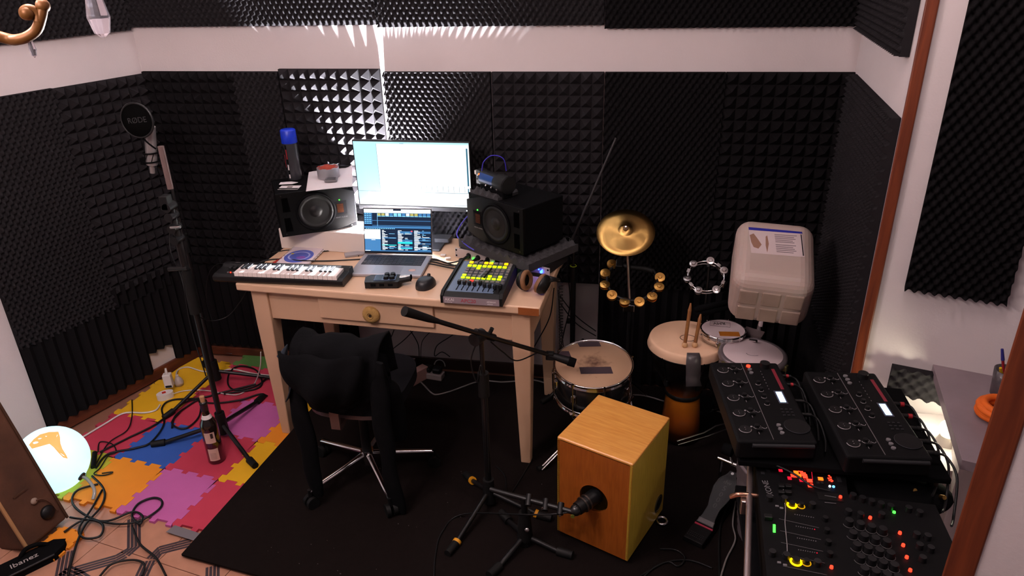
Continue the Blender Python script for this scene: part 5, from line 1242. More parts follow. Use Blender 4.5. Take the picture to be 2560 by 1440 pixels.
for pxs, m, nm in (([(1871, 568), (2005, 580), (2006, 585), (1872, 575)], mat('label_blue', '#20248c', .5), 'blue_strip'), ([(1874, 588), (1884, 584), (1894, 597), (1904, 612), (1896, 622), (1884, 618), (1878, 606)], mat('torn_brown', '#8f6a58', .8, var=.2), 'torn_patch'), ([(1914, 592), (1918, 589), (1922, 610), (1918, 632), (1914, 614)], MATS['torn_brown'], 'torn_patch')):
    o = poly(lb_, pxs, .0010, m, nm)
    if o.data.polygons[0].normal.z < 0: o.data.flip_normals()
pt = mat('label_print', '#7a6c70', .8)
for k in range(10):
    y = 586+k*4.4+(3 if k > 4 else 0); o = poly(lb_, [(1936+.6*k, y), (1992-(k*7 % 11), y+3.5), (1992-(k*7 % 11), y+5.2), (1936+.6*k, y+1.8)], .0009, pt, 'printed_line')
    if o.data.polygons[0].normal.z < 0: o.data.flip_normals()
o = poly(lb_, [(2001, 586), (2004, 587), (2010, 640), (2007, 640)], .0009, mat('print_black2', '#241c20', .7), 'printed_margin')
if o.data.polygons[0].normal.z < 0: o.data.flip_normals()
part(MB().cyl((.0, -.06, -jd/2-.12), (.0, -.06, -jd/2+.02), .011, n=12), 'mount_rod', chrome, jr)
part(MB().cyl((.05, jl_/2, .02), (.05, jl_/2+.03, .02), .024, n=20), 'screw_cap', whitep, jr, bevel=.003)

# ================================================================ cymbal, tambourines
CYX, CYY = 1.155, -.285
cst = thing('cymbal_stand', 'slim chrome cymbal stand behind the snare drum', 'cymbal stand', T(CYX, CYY, RUG))
cc = aty(1564, 577, CYY-.01)
part(MB().cyl((CYX, CYY, RUG+.02), (CYX, CYY, .58), .010, n=12), 'lower_tube', blackm, cst, world=True); part(MB().cyl((CYX, CYY, .56), (cc.x+.005, cc.y+.02, cc.z-.02), .0065, n=10), 'upper_tube', steel, cst, world=True)
part(MB().bx((-.03, -.012, .55), (.02, .012, .585), T(CYX, CYY, 0)), 'wing_clamp', chrome, cst, world=True, bevel=.003)
for k in range(3):
    a = math.radians(50+120*k); d_ = Vector((math.cos(a), math.sin(a), 0)); part(MB().cyl((CYX, CYY, .20), Vector((CYX, CYY, RUG+.006))+d_*.16, .006, n=8), 'leg', chrome, cst, world=True)
cn = Vector((.10, -.54, .84)).normalized()
cy = thing('splash_cymbal', 'small golden brass cymbal tilted on its stand', 'cymbal', frame(cc, (1, 0, .0), cn))
brass = mat('cymbal_brass', (.66, .41, .13), .42, 1)
nt = brass.node_tree; bs_ = nt.nodes['Principled BSDF']; bs_.inputs['Anisotropic'].default_value = .9
tg = nt.nodes.new('ShaderNodeTangent'); tg.direction_type = 'RADIAL'; tg.axis = 'Z'; nt.links.new(tg.outputs[0], bs_.inputs['Tangent'])
part(MB().lathe([(.006, .016), (.012, .0155), (.022, .012), (.030, .006), (.034, .0035), (.06, .0), (.09, -.004), (.124, -.010), (.1245, -.011)], 64), 'bow', brass, cy)
part(MB().cyl((0, 0, .014), (0, 0, .03), .006, .004, n=10), 'wing_nut', chrome, cy); part(MB().lathe([(.004, .016), (.012, .017), (.012, .022), (.004, .023)], 16), 'felt', mat('felt', '#6b5238', .95), cy)
def jingles(t, R, angs, m, r=.019, gap=.010):
    for a in angs:
        c = Vector((R*math.cos(a), R*math.sin(a), 0)); d_ = Vector((math.cos(a), math.sin(a), 0))
        j = MB()
        for s_ in (-1, 1):
            Mj = T(*(c+Vector((0, 0, s_*gap/2)))) @ (Rx(PI) if s_ < 0 else Matrix())
            j.lathe([(0, .0045), (.007, .0042), (.009, .001), (r, 0), (r-.0005, -.0012), (.0085, 0)], 22, Mj @ Rx(.18*math.sin(a*5+s_)), 0, False)
        part(j, 'jingle', m, t)
gc_ = aty(1580, 700, -.33)
tg_ = thing('tambourine', 'black half-moon tambourine with gold jingles below the cymbal', 'tambourine', frame(gc_, (1, .0, -.02), (.0, -.50, .87)))
RT = .108
part(MB().torus(RT, .0065, 40, 8, None, 0, math.radians(125), math.radians(395)), 'frame_rail', black, tg_); part(MB().torus(RT, .0045, 40, 8, T(0, 0, -.024), 0, math.radians(125), math.radians(395)), 'frame_rail', black, tg_)
part(MB().tube(smooth([(RT*math.cos(math.radians(125)), RT*math.sin(math.radians(125)), -.01), (-.02, .075, -.005), (.05, .07, -.005), (RT*math.cos(math.radians(35)), RT*math.sin(math.radians(35)), -.01)], 6), .012, 10), 'grip', rubber, tg_)
part(MB().bx((-.075, .06, -.03), (-.045, .10, .012)), 'mount_clamp', blackm, tg_, bevel=.003)
jingles(tg_, RT+.012, [math.radians(a) for a in (140, 168, 198, 228, 258, 288, 318, 346, 10)], gold, .022, .014)
sc_ = aty(1765, 690, -.30)
ts = thing('mini_tambourine', 'small chrome tambourine ring with silver jingles', 'tambourine', frame(sc_, (1, 0, .05), (.0, -.55, .83)))
RS = .076
part(MB().torus(RS, .0035, 40, 6), 'ring', chrome, ts); part(MB().torus(RS, .003, 40, 6, T(0, 0, -.02)), 'ring', chrome, ts)
jingles(ts, RS+.004, [math.radians(a) for a in (20, 75, 130, 190, 245, 300)], mat('jingle_silver', (.6, .58, .58), .25, 1), .017, .010)
for a in (45, 160, 215, 335): part(MB().bx((-.006, -.009, -.024), (.008, .009, .005), Rz(math.radians(a)) @ T(RS, 0, 0)), 'spacer', steel, ts, bevel=.001)
mst = thing('tambourine_stand', 'thin black rod stand holding the small chrome tambourine', 'stand', T(sc_.x+.01, -.25, RUG))
part(MB().cyl((sc_.x+.02, -.20, RUG), (sc_.x+.02, -.20, sc_.z+.02), .007, n=10), 'rod', blackm, mst, world=True); part(MB().cyl((sc_.x+.02, -.20, RUG), (sc_.x+.02, -.20, RUG+.02), .09, .08, n=24), 'base', blackm, mst, world=True)
part(MB().cyl((sc_.x+.02, -.20, sc_.z+.01), (sc_.x+.01, sc_.y+.045, sc_.z+.03), .006, n=8), 'arm', blackm, mst, world=True)

# ---------------------------------------------------------------- rear boom stand beside the desk
RB = Vector((.885, -.15, 0))
rs = thing('boom_microphone_stand', 'slender black boom stand with a lime ring behind the desk corner', 'microphone stand', T(RB.x, RB.y, RUG))
tripod(rs, RB, .10, [(.75, -.30), (1.06, -.26), (.90, -.07)], RUG, r=.008)
part(MB().cyl((RB.x, RB.y, .12), (RB.x, RB.y, .70), .013, n=12), 'pole', blackm, rs, world=True)
part(MB().torus(.0142, .002, 20, 6, T(RB.x, RB.y, .70)), 'lime_ring', mat('lime_ring', '#a8c020', .5), rs, world=True); part(MB().cyl((RB.x, RB.y, .70), (RB.x, RB.y, .80), .0075, n=10), 'upper_pole', blackm, rs, world=True)
q0_, q1_ = aty(1400, 668, -.20), aty(1540, 345, -.14)
part(MB().cyl(q0_, q1_, .0055, n=8), 'boom', mat('boom_grey', (.05, .048, .05), .4, .5), rs, world=True); part(MB().cyl(q0_, q0_.lerp(q1_, .2), .010, .007, n=10), 'boom_grip', steel, rs, world=True)
f_ = q0_.lerp(q1_, .22); part(MB().cyl(f_, (RB.x, RB.y, .80), .012, n=12), 'tilt_joint', blackm, rs, world=True, bevel=.003)
part(MB().torus(.018, .002, 16, 5, frame(f_+Vector((-.02, -.01, -.0)), (1, 0, 0), (0, -1, .3))), 'cable_hook', blackm, rs, world=True)
part(MB().bx((-.03, -.012, .40), (-.012, .012, .42), T(RB.x, RB.y, 0)), 'height_knob', rubber, rs, world=True, bevel=.003)

# ---------------------------------------------------------------- cables hanging behind the desk on the right and under it
hang = [([(1345, 745), (1335, 800), (1320, 870), (1330, 930)], -.55, 'black cable hanging straight off the desk end'),
        ([(1385, 720), (1375, 790), (1345, 850), (1312, 905)], -.35, 'black cable slanting down beside the coiled cord'),
        ([(1395, 725), (1400, 800), (1408, 860), (1412, 900)], -.30, 'thin black cable hanging between desk and boom stand'),
        ([(1400, 740), (1440, 790), (1490, 828)], -.10, 'black cable sagging towards the drums'),
        ([(1398, 755), (1440, 808), (1490, 840)], -.09, 'black cable sagging just under another one by the boom stand'),
        ([(1420, 690), (1425, 760), (1410, 830), (1400, 880)], -.12, 'black cable dropping next to the boom pole'),
        ([(985, 825), (975, 850), (962, 880), (955, 900)], -.08, 'short black cable hanging under the desk drawer'),
        ([(1035, 825), (1010, 850), (985, 870), (960, 890)], -.07, 'black cable slanting towards the magazine under the desk'),
        ([(1025, 825), (1045, 860), (1048, 895)], -.06, 'black cable slanting towards the power strip under the desk'),
        ([(1075, 830), (1055, 855), (1052, 895)], -.05, 'thin black cable dropping under the desk'),
        ([(1140, 832), (1120, 845), (1092, 865), (1087, 890), (1105, 880), (1125, 892)], -.07, 'black cable with a bend near the desk leg by the boom stand'),
        ([(1265, 800), (1290, 850), (1305, 880), (1300, 905)], -.3, 'black cable behind the desk leg by the snare')]
for pp, Y, lab in hang: cable([aty(x, y, Y) for x, y in pp], .0028 if 'thin' not in lab else .002, cablem, lab)
G = RUG+.006
cable([at(1047, 950, G), at(1062, 965, G), at(1080, 983, G), at(1095, 986, G), at(1130, 977, G), at(1200, 953, G), at(1260, 955, G), at(1330, 950, G), at(1370, 960, G)], .004, cableg, 'grey mains cable running over the rug under the desk')
cable([at(1555, 990, G), at(1600, 988, G), at(1650, 1000, G), at(1665, 1005, G)], .004, cableg, 'grey cable on the rug behind the cajon')
cable([at(1750, 1020, G), at(1800, 1030, G), at(1850, 1062, G)], .004, cableg, 'grey cable on the rug between djembe and bucket')
q = at(1082, 940, .03)
us = thing('power_strip', 'white power strip with black plugs on the rug under the desk', 'power strip', T(q.x, q.y, RUG) @ Rz(-.15))
part(MB().bx((-.06, -.025, 0), (.06, .025, .035)), 'body', mat('strip_white', '#8a7d7c', .5), us, bevel=.005)
for x in (-.025, .028): part(MB().bx((x-.022, -.02, .035), (x+.022, .022, .065)), 'plug', black, us, bevel=.008)
part(MB().torus(.03, .003, 18, 5, T(.03, .03, .06) @ Rx(1.2), 0, 0, PI), 'cord_loop', cableg, us)
q = at(1000, 915, .05)
mg = thing('magazine', 'glossy printed magazine lying under the desk', 'magazine', T(q.x, q.y, RUG) @ Rz(-.1))
part(MB().bx((-.075, -.07, 0), (.065, .06, .05)), 'stack', mat('mag_pages', '#5c4d52', .6, var=.5, vs=25), mg); part(MB().bx((-.075, -.07, .05), (.065, .06, .0515)), 'cover', mat('mag_cover', '#6e5a60', .4, var=.6, vs=22), mg)
q = at(1037, 940, .06)
solo(MB().bx((-.022, -.075, RUG), (.022, .075, RUG+.07), T(q.x, q.y, 0) @ Rz(-.55)), 'cardboard_box', mat('pink_card', '#a9817a', .7), 'narrow pinkish box under the desk by the power strip', 'box', bevel=.003)
cable([aty(590, 668, -.58), aty(545, 660, -.45), aty(520, 690, -.45), aty(516, 750, -.4), aty(530, 800, -.4)], .0016, cablem, 'hair-thin black cable drooping beside the keyboard end')

# ================================================================ bass drum pedal
pf0, pf1 = at(1735, 1352, RUG+.012), at(1820, 1208, .11)
PDM = frame((pf0.x, pf0.y, RUG), (Vector((pf1.x-pf0.x, pf1.y-pf0.y, 0))), (0, 0, 1)); PL = Vector((pf1.x-pf0.x, pf1.y-pf0.y, 0)).length
pd_ = thing('bass_drum_pedal', 'dark bass drum pedal with shaped footboard lettered in grey', 'drum pedal', PDM)
part(MB().bx((-.01, -.042, 0), (.30, .042, .006)), 'base_plate', matte, pd_, bevel=.002)
hl = part(MB().bx((-.012, -.038, .006), (.075, .038, .024)), 'heel_plate', black, pd_, bevel=.003)
for k in range(3): text('. . . . . . . . .', .014, T(.012+k*.010, .033, .0243) @ Rz(-PI/2), greyp, hl, 'grip_dots')
part(MB().cyl((.082, -.036, .020), (.082, .036, .020), .0045, n=10), 'hinge', mat('hinge_red', '#b01c40', .4), pd_, label='crimson hinge rod')
tl_ = math.atan2(.085, .24); FMt = T(.088, 0, .022) @ Ry(-tl_)
outl = [(0, .034), (.035, .026), (.08, .024), (.12, .034), (.17, .042), (.21, .038), (.245, .018), (.262, .014)]
pol = outl+[(x, -y) for x, y in outl[::-1]]
fb_ = part(MB().prism(pol[::-1], 0, .005, FMt), 'footboard', mat('board_dark', (.012, .012, .013), .4), pd_, bevel=.001)
ol = MB().tube([(x*.98+.003, y*.9, .0052) for x, y in outl], .0011, 5, M=FMt); ol.tube([(x*.98+.003, -y*.9, .0052) for x, y in outl], .0011, 5, M=FMt); part(ol, 'outline_print', mat('print_mid', '#4a4648', .6), fb_)
part(MB().bx((.003, -.031, .005), (.022, .031, .0056), FMt), 'silver_band', mat('band_grey', '#6d6768', .4), fb_); part(MB().cyl((.252, -.0, .0045), (.252, 0, .0062), .006, n=14, M=FMt), 'bolt_hole', steel, fb_)
for ch_, x, sz in (('dw', .205, .026), ('5', .175, .032), ('0', .145, .030), ('0', .118, .030), ('0', .090, .030)):
    text(ch_, sz, FMt @ T(x, 0, .0053) @ Rz(-PI/2), MATS['print_mid'], fb_, 'lettering', align='CENTER')
part(MB().bx((.30, -.045, 0), (.325, .045, .012)), 'frame_foot', blackm, pd_, bevel=.002)
for s_ in (-1, 1): part(MB().cyl((.31, .045*s_, .01), (.31, .045*s_, .17), .007, n=10), 'frame_post', chrome, pd_)
part(MB().cyl((.31, -.06, .17), (.31, .06, .17), .008, n=10), 'axle', chrome, pd_); part(MB().cyl((.31, .0, .17), (.25, 0, .27), .004, n=8), 'beater_rod', chrome, pd_); part(MB().cyl((.24, -.018, .28), (.24, .018, .28), .022, n=18), 'beater', matte, pd_, bevel=.004)
part(MB().cyl((.31, -.05, .06), (.33, -.08, .08), .010, n=10), 'side_knob', steel, pd_)
c3 = [([(1870, 1165), (1848, 1200), (1838, 1260), (1832, 1310), (1838, 1350), (1815, 1400), (1800, 1450)], 'grey cable falling past the mixer rail to the rug', cableg), ([(1830, 1245), (1808, 1290), (1798, 1340), (1798, 1450)], 'black cable running down beside the drum pedal', cablem), ([(1650, 1372), (1690, 1375), (1712, 1395), (1695, 1415), (1665, 1405), (1600, 1440)], 'black cable loop on the rug beside the cajon', cablem), ([(1600, 1450), (1650, 1410), (1720, 1400), (1780, 1420)], 'black cable arc in front of the drum pedal', cablem)]
for pp, lab, m in c3: cable([at(x, y, G) for x, y in pp], .0034, m, lab)
solo(MB().torus(.02, .006, 20, 8, T(*at(1655, 1302, RUG+.008))), 'wing_nut', chrome, 'chrome wheel nut on the rug by the cajon corner', 'nut')
# ================================================================ two-tier table, loopers, mixer
TT = thing('two_tier_stand', 'black two-tier equipment stand with a bare metal rail', 'stand', T(1.72, -1.55, RUG))
part(MB().bx((1.49, -1.99, .60), (2.0, -1.50, .62)), 'lower_shelf', matte, TT, world=True, bevel=.003)
part(MB().bx((1.48, -1.56, .735), (2.02, -1.12, .752)), 'upper_shelf', matte, TT, world=True, bevel=.003)
for x, y, zt in ((1.66, -1.97, .60), (1.98, -1.95, .60), (1.66, -1.29, .735), (1.99, -1.15, .735), (1.70, -1.47, .735), (1.99, -1.53, .735)): part(MB().cyl((x, y, RUG), (x, y, zt), .014, n=12), 'leg', blackm, TT, world=True)
r0, r1 = at(1877, 1128, .70), at(1868, 1440, .70)
part(MB().cyl(r0, r1+(r1-r0)*.06, .0085, n=12), 'rail', mat('rail_metal', '#b4a4a2', .3, .9), TT, world=True, label='bare metal side rail')
cq = at(1860, 1238, .70)
part(MB().tube(smooth([at(1828, 1242, .68), at(1850, 1236, .70), at(1895, 1240, .70)], 5), .007, 8), 'clamp_bar', mat('chrome_reflection_tint', '#c09078', .25, .95), TT, world=True)  # chrome bar, a coppery reflection is put into its colour
part(MB().bx((-.008, -.02, -.05), (.010, .0, -.006), T(cq.x, cq.y, .70)), 'clamp', steel, TT, world=True, bevel=.002)
for a_, b_ in (((1470, -1.52), (1490, -1.5)),): pass

def looper(corners, label, redon):
    P = [at(x, y, .82) for x, y in corners]          # far-left, far-right, near-right, near-left
    xdir = ((P[1]-P[0])+(P[2]-P[3])); o = P[3].copy(); ln = ((P[0]-P[3]).length+(P[1]-P[2]).length)/2
    M = frame((o.x, o.y, .7535), xdir, (0, 0, 1)); W = ((P[1]-P[0]).length+(P[2]-P[3]).length)/2
    t = thing('loop_station', label, 'looper', M, 'loop stations on the upper shelf')
    body = mat('looper_black', (.005, .005, .0055), .55, spec=.12); ringm = mat('looper_ring', '#8a8486', .5); lt = mat('looper_print', '#8f898b', .6)
    part(MB().bx((0, 0, .008), (W, ln, .066)), 'case', body, t, bevel=.008, seg=3)
    for x in (.02, W-.02):
        for y in (.03, ln-.03): part(MB().cyl((x, y, 0), (x, y, .009), .010, n=12), 'rubber_foot', rubber, t)
    zt = .0662
    part(MB().bx((W*.455, .01, zt-.0003), (W*.462, ln-.01, zt+.0012)), 'divider', mat('divider_metal', '#8c8688', .35, .6), t)
    for k in range(5):
        y = ln*(.10+.186*k)+.012
        d = part(MB().cyl((W*.15, y, zt-.001), (W*.15, y, zt+.004), .0155, n=24), 'loop_button', black, t, bevel=.001)
        part(MB().torus(.0165, .0013, 28, 5, T(W*.15, y, zt+.0016), 0, PI*.98, PI*2.02), 'ring_print', ringm, d)
        for dy in (-.004, .005): part(MB().bx((W*.15-.001, y+dy-.001, zt+.004), (W*.15+.001, y+dy+.001, zt+.0043)), 'mark', lt, d)
        part(MB().cyl((W*.245, y+.014, zt-.001), (W*.245, y+.014, zt+.001), .003, n=8), 'small_button', lt, t)
        part(MB().torus(.0085, .0009, 20, 4, T(W*.31, y+.012, zt+.0006), 0, PI, 2*PI), 'knob_print', ringm, t); part(MB().cyl((W*.31, y+.012, zt), (W*.31, y+.012, zt+.009), .0065, n=14), 'knob', black, t, bevel=.001)
        part(MB().bx((W*.31-.0007, y-.020, zt), (W*.31+.0007, y+.004, zt+.0006)), 'fader_line', lt, t); part(MB().bx((W*.31-.006, y-.012, zt+.001), (W*.31+.010, y-.005, zt+.010)), 'fader_cap', black, t, bevel=.001)
        part(MB().bx((W*.365, y+.004, zt), (W*.369, y+.020, zt+.0004)), 'mark', lt, t); part(MB().torus(.006, .0008, 16, 4, T(W*.41, y+.012, zt+.0004), 0, PI, 2*PI), 'stop_print', ringm, t)
    for k in range(3): part(MB().cyl((W*.545, ln-.028-k*.020, zt-.001), (W*.545, ln-.028-k*.020, zt+.004), .0065, n=16), 'round_button', (LED_R if redon and k == 0 else greyp), t, bevel=.001)
    for k in range(4):
        part(MB().torus(.0075, .0009, 20, 4, T(W*.575, ln*.69-k*.036, zt+.0006), 0, PI, 2*PI), 'knob_print', ringm, t); part(MB().cyl((W*.575, ln*.69-k*.036, zt-.001), (W*.575, ln*.69-k*.036, zt+.010), .006, n=14), 'knob', black, t, bevel=.001)
    for k in range(3): part(MB().cyl((W*.60, .055-.018*k+.02, zt-.001), (W*.60, .055-.018*k+.02, zt+.004), .006, n=16), 'round_button', greyp, t, bevel=.001)
    part(MB().bx((W*.86, ln*.62, zt), (W*.905, ln*.90, zt+.0006)), 'red_strip', mat('strip_red', '#7a1c2c', .5), t, label='long dull red printed strip')
    part(MB().bx((W*.745, ln*.44, zt), (W*.865, ln*.60, zt+.0008)), 'display_frame', mat('frame_grey', '#4a4a58', .4), t); part(MB().bx((W*.765, ln*.455, zt+.0008), (W*.845, ln*.585, zt+.0014)), 'display', LED_LCD, t, label='glowing pale blue display')
    part(MB().cyl((W*.78, ln*.93, zt-.002), (W*.78, ln*.93, zt+.016), .016, .015, n=24), 'volume_knob', black, t, bevel=.002)
    part(MB().cyl((W*.83, ln*.17, zt-.001), (W*.83, ln*.17, zt+.003), .034, n=36), 'dial_plate', black, t, bevel=.001); part(MB().torus(.034, .001, 36, 4, T(W*.83, ln*.17, zt+.002)), 'dial_ring', mat('dial_ring', '#2a2a30', .5), t)
    for k in range(7): part(MB().bx((W*.69, ln*(.62+.04*k), zt), (W*.698, ln*(.62+.04*k)+.004, zt+.0004)), 'mark', lt, t)
    for k in range(9): part(MB().bx((W*(.72+.06*(k % 3)), ln*(.29+.035*(k//3)), zt-.0005), (W*(.72+.06*(k % 3))+.007, ln*(.29+.035*(k//3))+.006, zt+.002)), 'square_button', darkgrey, t)
    part(MB().cyl((.04, -.003, .055), (W-.01, -.003, .055), .006, n=10), 'front_bar', darkgrey, t)
    return M, W, ln
LA = looper([(1844, 907), (2014, 910), (2047, 1105), (1844, 1103)], 'black loop station with a glowing red button next to the hand drum', True)
LB = looper([(2083, 933), (2265, 937), (2335, 1149), (2118, 1140)], 'black loop station nearer the marble shelf with a bright display', False)
# plugs and cables between and behind the loopers
MA, WA, lnA = LA; MB_, WB, lnB = LB
for k, y in enumerate((.38, .33, .24, .17)):
    p0 = MA @ Vector((WA, y, .04)); m_ = redp if k in (0, 1) else cablem
    pl = thing('jack_plug', 'jack plug %s on the red-lit looper flank' % ('with red ring farthest back', 'with red ring second from the back', 'third from the back', 'nearest the mixer')[k], 'plug', T(*p0))
    part(MB().cyl(p0, p0+Vector((.035, .0, 0)), .0055, n=10), 'barrel', black, pl, world=True); part(MB().cyl(p0+Vector((.020, 0, 0)), p0+Vector((.028, 0, 0)), .0062, n=10), 'colour_ring', m_, pl, world=True)
    cable([p0+Vector((.035, 0, 0)), p0+Vector((.055, -.01, -.01)), p0+Vector((.06, -.08, -.02)), p0+Vector((.05, -.20+.02*k, -.025))], .003, cablem, 'black patch cable leaving the %s plug of the red-lit looper' % ('rearmost', 'second', 'third', 'front')[k])
for k, (px, py) in enumerate(((2098, 972), (2104, 1036), (2110, 1077))):
    q = at(px, py, .79); solo(MB().bx((-.022, -.005, 0), (.022, .005, .008), T(q.x-.01, q.y, .785) @ Rz(.55)), 'cable_tag', whitep, 'white cable tag by the looper flank, %s' % ('farthest from the mixer', 'middle of three', 'closest to the mixer')[k], 'tag', 'white cable tags')
for k, y in enumerate((.30, .24, .18, .12, .07)):
    p0 = MB_ @ Vector((WB, y, .035)); pl = thing('jack_plug', 'jack plug %s on the second looper flank' % ('with red ring farthest back', 'with red ring second from back', 'in the middle', 'fourth from the back', 'nearest the mixer')[k], 'plug', T(*p0))
    part(MB().cyl(p0, p0+Vector((.045, .0, 0)), .0065, n=10), 'barrel', black, pl, world=True); part(MB().cyl(p0+Vector((.032, 0, 0)), p0+Vector((.043, 0, 0)), .0075, n=10), 'colour_ring', redp if k < 2 else rubber, pl, world=True)
    e = p0+Vector((.045, 0, 0))
    cable([e, e+Vector((.02, -.01, -.005)), e+Vector((.032, -.06, -.03)), e+Vector((.015, -.13, -.06-.01*k)), e+Vector((-.02, -.2, -.07))], .0034, cablem, 'black cable curving from the %s plug beside the marble shelf' % ('rearmost', 'second', 'third', 'fourth', 'last')[k])

# ---------------------------------------------------------------- mixer
MZ = .72
mx = thing('dj_mixer', 'large black mixing controller with red grid display and lit knobs', 'mixer', T(1.74, -1.75, .6205))
outl_ = [(1885, 1112), (2108, 1142), (2120, 1236), (2338, 1262), (2395, 1440)]
Pm = [at(x, y, MZ) for x, y in outl_]
Pm[-1] = Vector((1.955, -1.975, MZ)); Pm.append(Vector((1.505, -1.985, MZ)))
mb = MB(); n = len(Pm)
mb.prism([(q.x, q.y) for q in Pm[::-1]], .645, MZ); part(mb, 'case', mat('mixer_black', (.005, .005, .0055), .55, spec=.12), mx, world=True, bevel=.005)
for x, y in ((1.54, -1.95), (1.91, -1.94), (1.56, -1.53), (1.80, -1.60)): part(MB().cyl((x, y, .6205), (x, y, .646), .012, n=12), 'rubber_foot', rubber, mx, world=True)
def c4(x, y): return 1840+x/4, 1080+y/4
def mpt(x, y): return at(*c4(x, y), MZ)
def mbox(x, y, wx, wy, h, m, name, parent=None, bevel=0):
    c = mpt(x, y); return part(MB().bx((c.x-wx/2, c.y-wy/2, MZ-.0004), (c.x+wx/2, c.y+wy/2, MZ+h)), name, m, parent or mx, world=True, bevel=bevel)
def mcyl(x, y, r, h, m, name, parent=None, bevel=0, n=14):
    c = mpt(x, y); return part(MB().cyl((c.x, c.y, MZ-.0004), (c.x, c.y, MZ+h), r, r*.9, n=n), name, m, parent or mx, world=True, bevel=bevel)
q = [mpt(415, 262), mpt(745, 308), mpt(775, 560), mpt(440, 500)]
gp = part(MB().add([v+Vector((0, 0, .0004)) for v in q], [(0, 1, 2, 3)]), 'grid_display', mat('grid_black', (.006, .005, .006), .3), mx, world=True, label='dark grid display with glowing red squares')
if gp.data.polygons[0].normal.z < 0: gp.data.flip_normals()
part(MB().tube([q[3].lerp(q[0], .5)+Vector((0, 0, .001)), q[0]+Vector((0, 0, .001)), q[1]+Vector((0, 0, .001)), q[1].lerp(q[2], .7)+Vector((0, 0, .001))], .0008, 5), 'display_outline', LED_DIMR, gp, world=True)
for x, y, wx, wy, m in ((445, 385, .010, .012, 0), (535, 465, .010, .011, 0), (640, 352, .011, .016, 1), (642, 388, .012, .012, 1), (600, 408, .012, .012, 1), (575, 440, .014, .011, 1), (625, 440, .013, .013, 1), (672, 425, .014, .014, 1), (690, 445, .012, .016, 1), (665, 488, .016, .010, 0), (735, 490, .014, .012, 1), (745, 538, .014, .013, 1)):
    mbox(x, y, wx, wy, .0022, LED_O if m and (x+y) % 3 == 0 else (LED_R if m else LED_DIMR), 'lit_pad', gp)
for k in range(5):
    for j in range(2): mbox(820+j*40, 320+k*48, .007, .008, .002, darkgrey, 'button')
mbox(845, 472, .013, .010, .003, LED_O, 'lit_button'); mbox(1015, 355, .008, .013, .002, greyp, 'button'); mbox(1030, 478, .011, .022, .002, darkgrey, 'button')
for x, y in ((930, 440), (945, 455), (925, 465), (950, 475), (935, 485), (955, 495), (962, 490)): mbox(x, y, .0045, .0035, .0016, LED_DIMR if False else LED_R, 'segment_light')
mcyl(975, 550, .0035, .003, led('sky', '#4aa0ff', 4), 'blue_light'); mcyl(937, 546, .003, .003, LED_W, 'white_light')
for x, y in ((405, 190), (265, 258), (268, 340), (268, 415), (320, 385)): mbox(x, y, .010, .010, .002, darkgrey, 'square_button')
for x, y in ((800, 225), (925, 240)): mcyl(x, y, .016, .014, mat('knob_chrome_rim', '#4a4648', .3, .7), 'encoder', bevel=.003, n=22)
mbox(915, 322, .004, .018, .002, paperm, 'marker')
for x, y in ((1043, 658), (1340, 865), (1637, 1017), (1670, 1140), (1705, 1260), (1740, 1390), (953, 1360)): mcyl(x, y, .0042, .006, LED_R, 'red_light', n=10)
mcyl(1580, 807, .004, .004, LED_G, 'green_light', n=10)
for x, y, r in ((558, 735, .011), (650, 745, .009), (600, 1300, .012), (702, 1312, .010)):
    k_ = mcyl(x, y, r*.75, .012, black, 'lit_knob', bevel=.001); c = mpt(x, y)
    part(MB().torus(r, .0024 if r > .01 else .0014, 28, 6, T(c.x, c.y, MZ+.001), 0, PI*.75, PI*2.2), 'yellow_ring', LED_Y if r > .01 else led('amber', '#a87800', 1.2), k_, world=True)
gm = MB()
for k in range(5): gm.bx((-.003, -.0022, MZ), (.003, .0022, MZ+.002), T(mpt(382, 935+k*16).x, mpt(382, 935+k*16).y, 0))
part(gm, 'level_meter', LED_G, mx, world=True, label='green level meter'); mbox(320, 870, .020, .014, .012, black, 'fader_cap', bevel=.002)
tq = mpt(350, 640); text('XONE', .022, T(tq.x, tq.y, MZ+.0004) @ Rz(PI/2+.12), greyp, mx, 'lettering', world=True)
lnm = mat('mixer_line', '#5a5658', .6)
for k in range(5):
    a, b = mpt(430+10*k, 870+118*k), mpt(830+20*k, 960+118*k)
    part(MB().tube([a+Vector((0, 0, .0006)), b+Vector((0, 0, .0006))], .0007, 4), 'channel_line', lnm, mx, world=True)
    if k < 4:
        for j in range(9): mcyl(590+12*k+23*j, 825+118*k+4*j, .0014, .0012, (LED_DIMR if j == 8 and k % 2 else greyp), 'meter_dot', n=6)
        mcyl(890+15*k, 885+118*k, .0075, .012, black, 'knob', bevel=.001)
pts_ = [mpt(470, 540), mpt(480, 660), mpt(495, 780), mpt(490, 900), mpt(500, 1020), mpt(510, 1130), mpt(512, 1220)]
part(MB().tube(smooth([q+Vector((0, 0, .0008)) for q in pts_], 4), .0011, 5), 'printed_curve', mat('print_light', '#8a8486', .5), mx, world=True)
knobm = mat('knob_black', (.009, .009, .010), .4)
for r in range(5):
    for c in range(4):
        x, y = 1125+c*112+38*r, 925+c*28+120*r
        k_ = mcyl(x, y, .0105, .016, knobm, 'knob', bevel=.002, n=18); cc_ = mpt(x, y); part(MB().torus(.0125, .0008, 22, 4, T(cc_.x, cc_.y, MZ+.0006), 0, PI, 2*PI), 'knob_print', lnm, k_, world=True)
for x, y in ((1165, 660), (1260, 690), (1350, 720), (1445, 745), (1540, 770), (1720, 790), (1830, 830), (330, 680), (360, 1230), (480, 690), (500, 1260), (760, 750), (810, 1330), (1800, 1050), (1910, 1070), (1830, 1160), (1940, 1190), (1860, 1290), (1120, 820), (1240, 850), (1450, 850)): mcyl(x, y, .009, .014, knobm, 'knob', bevel=.002, n=16)
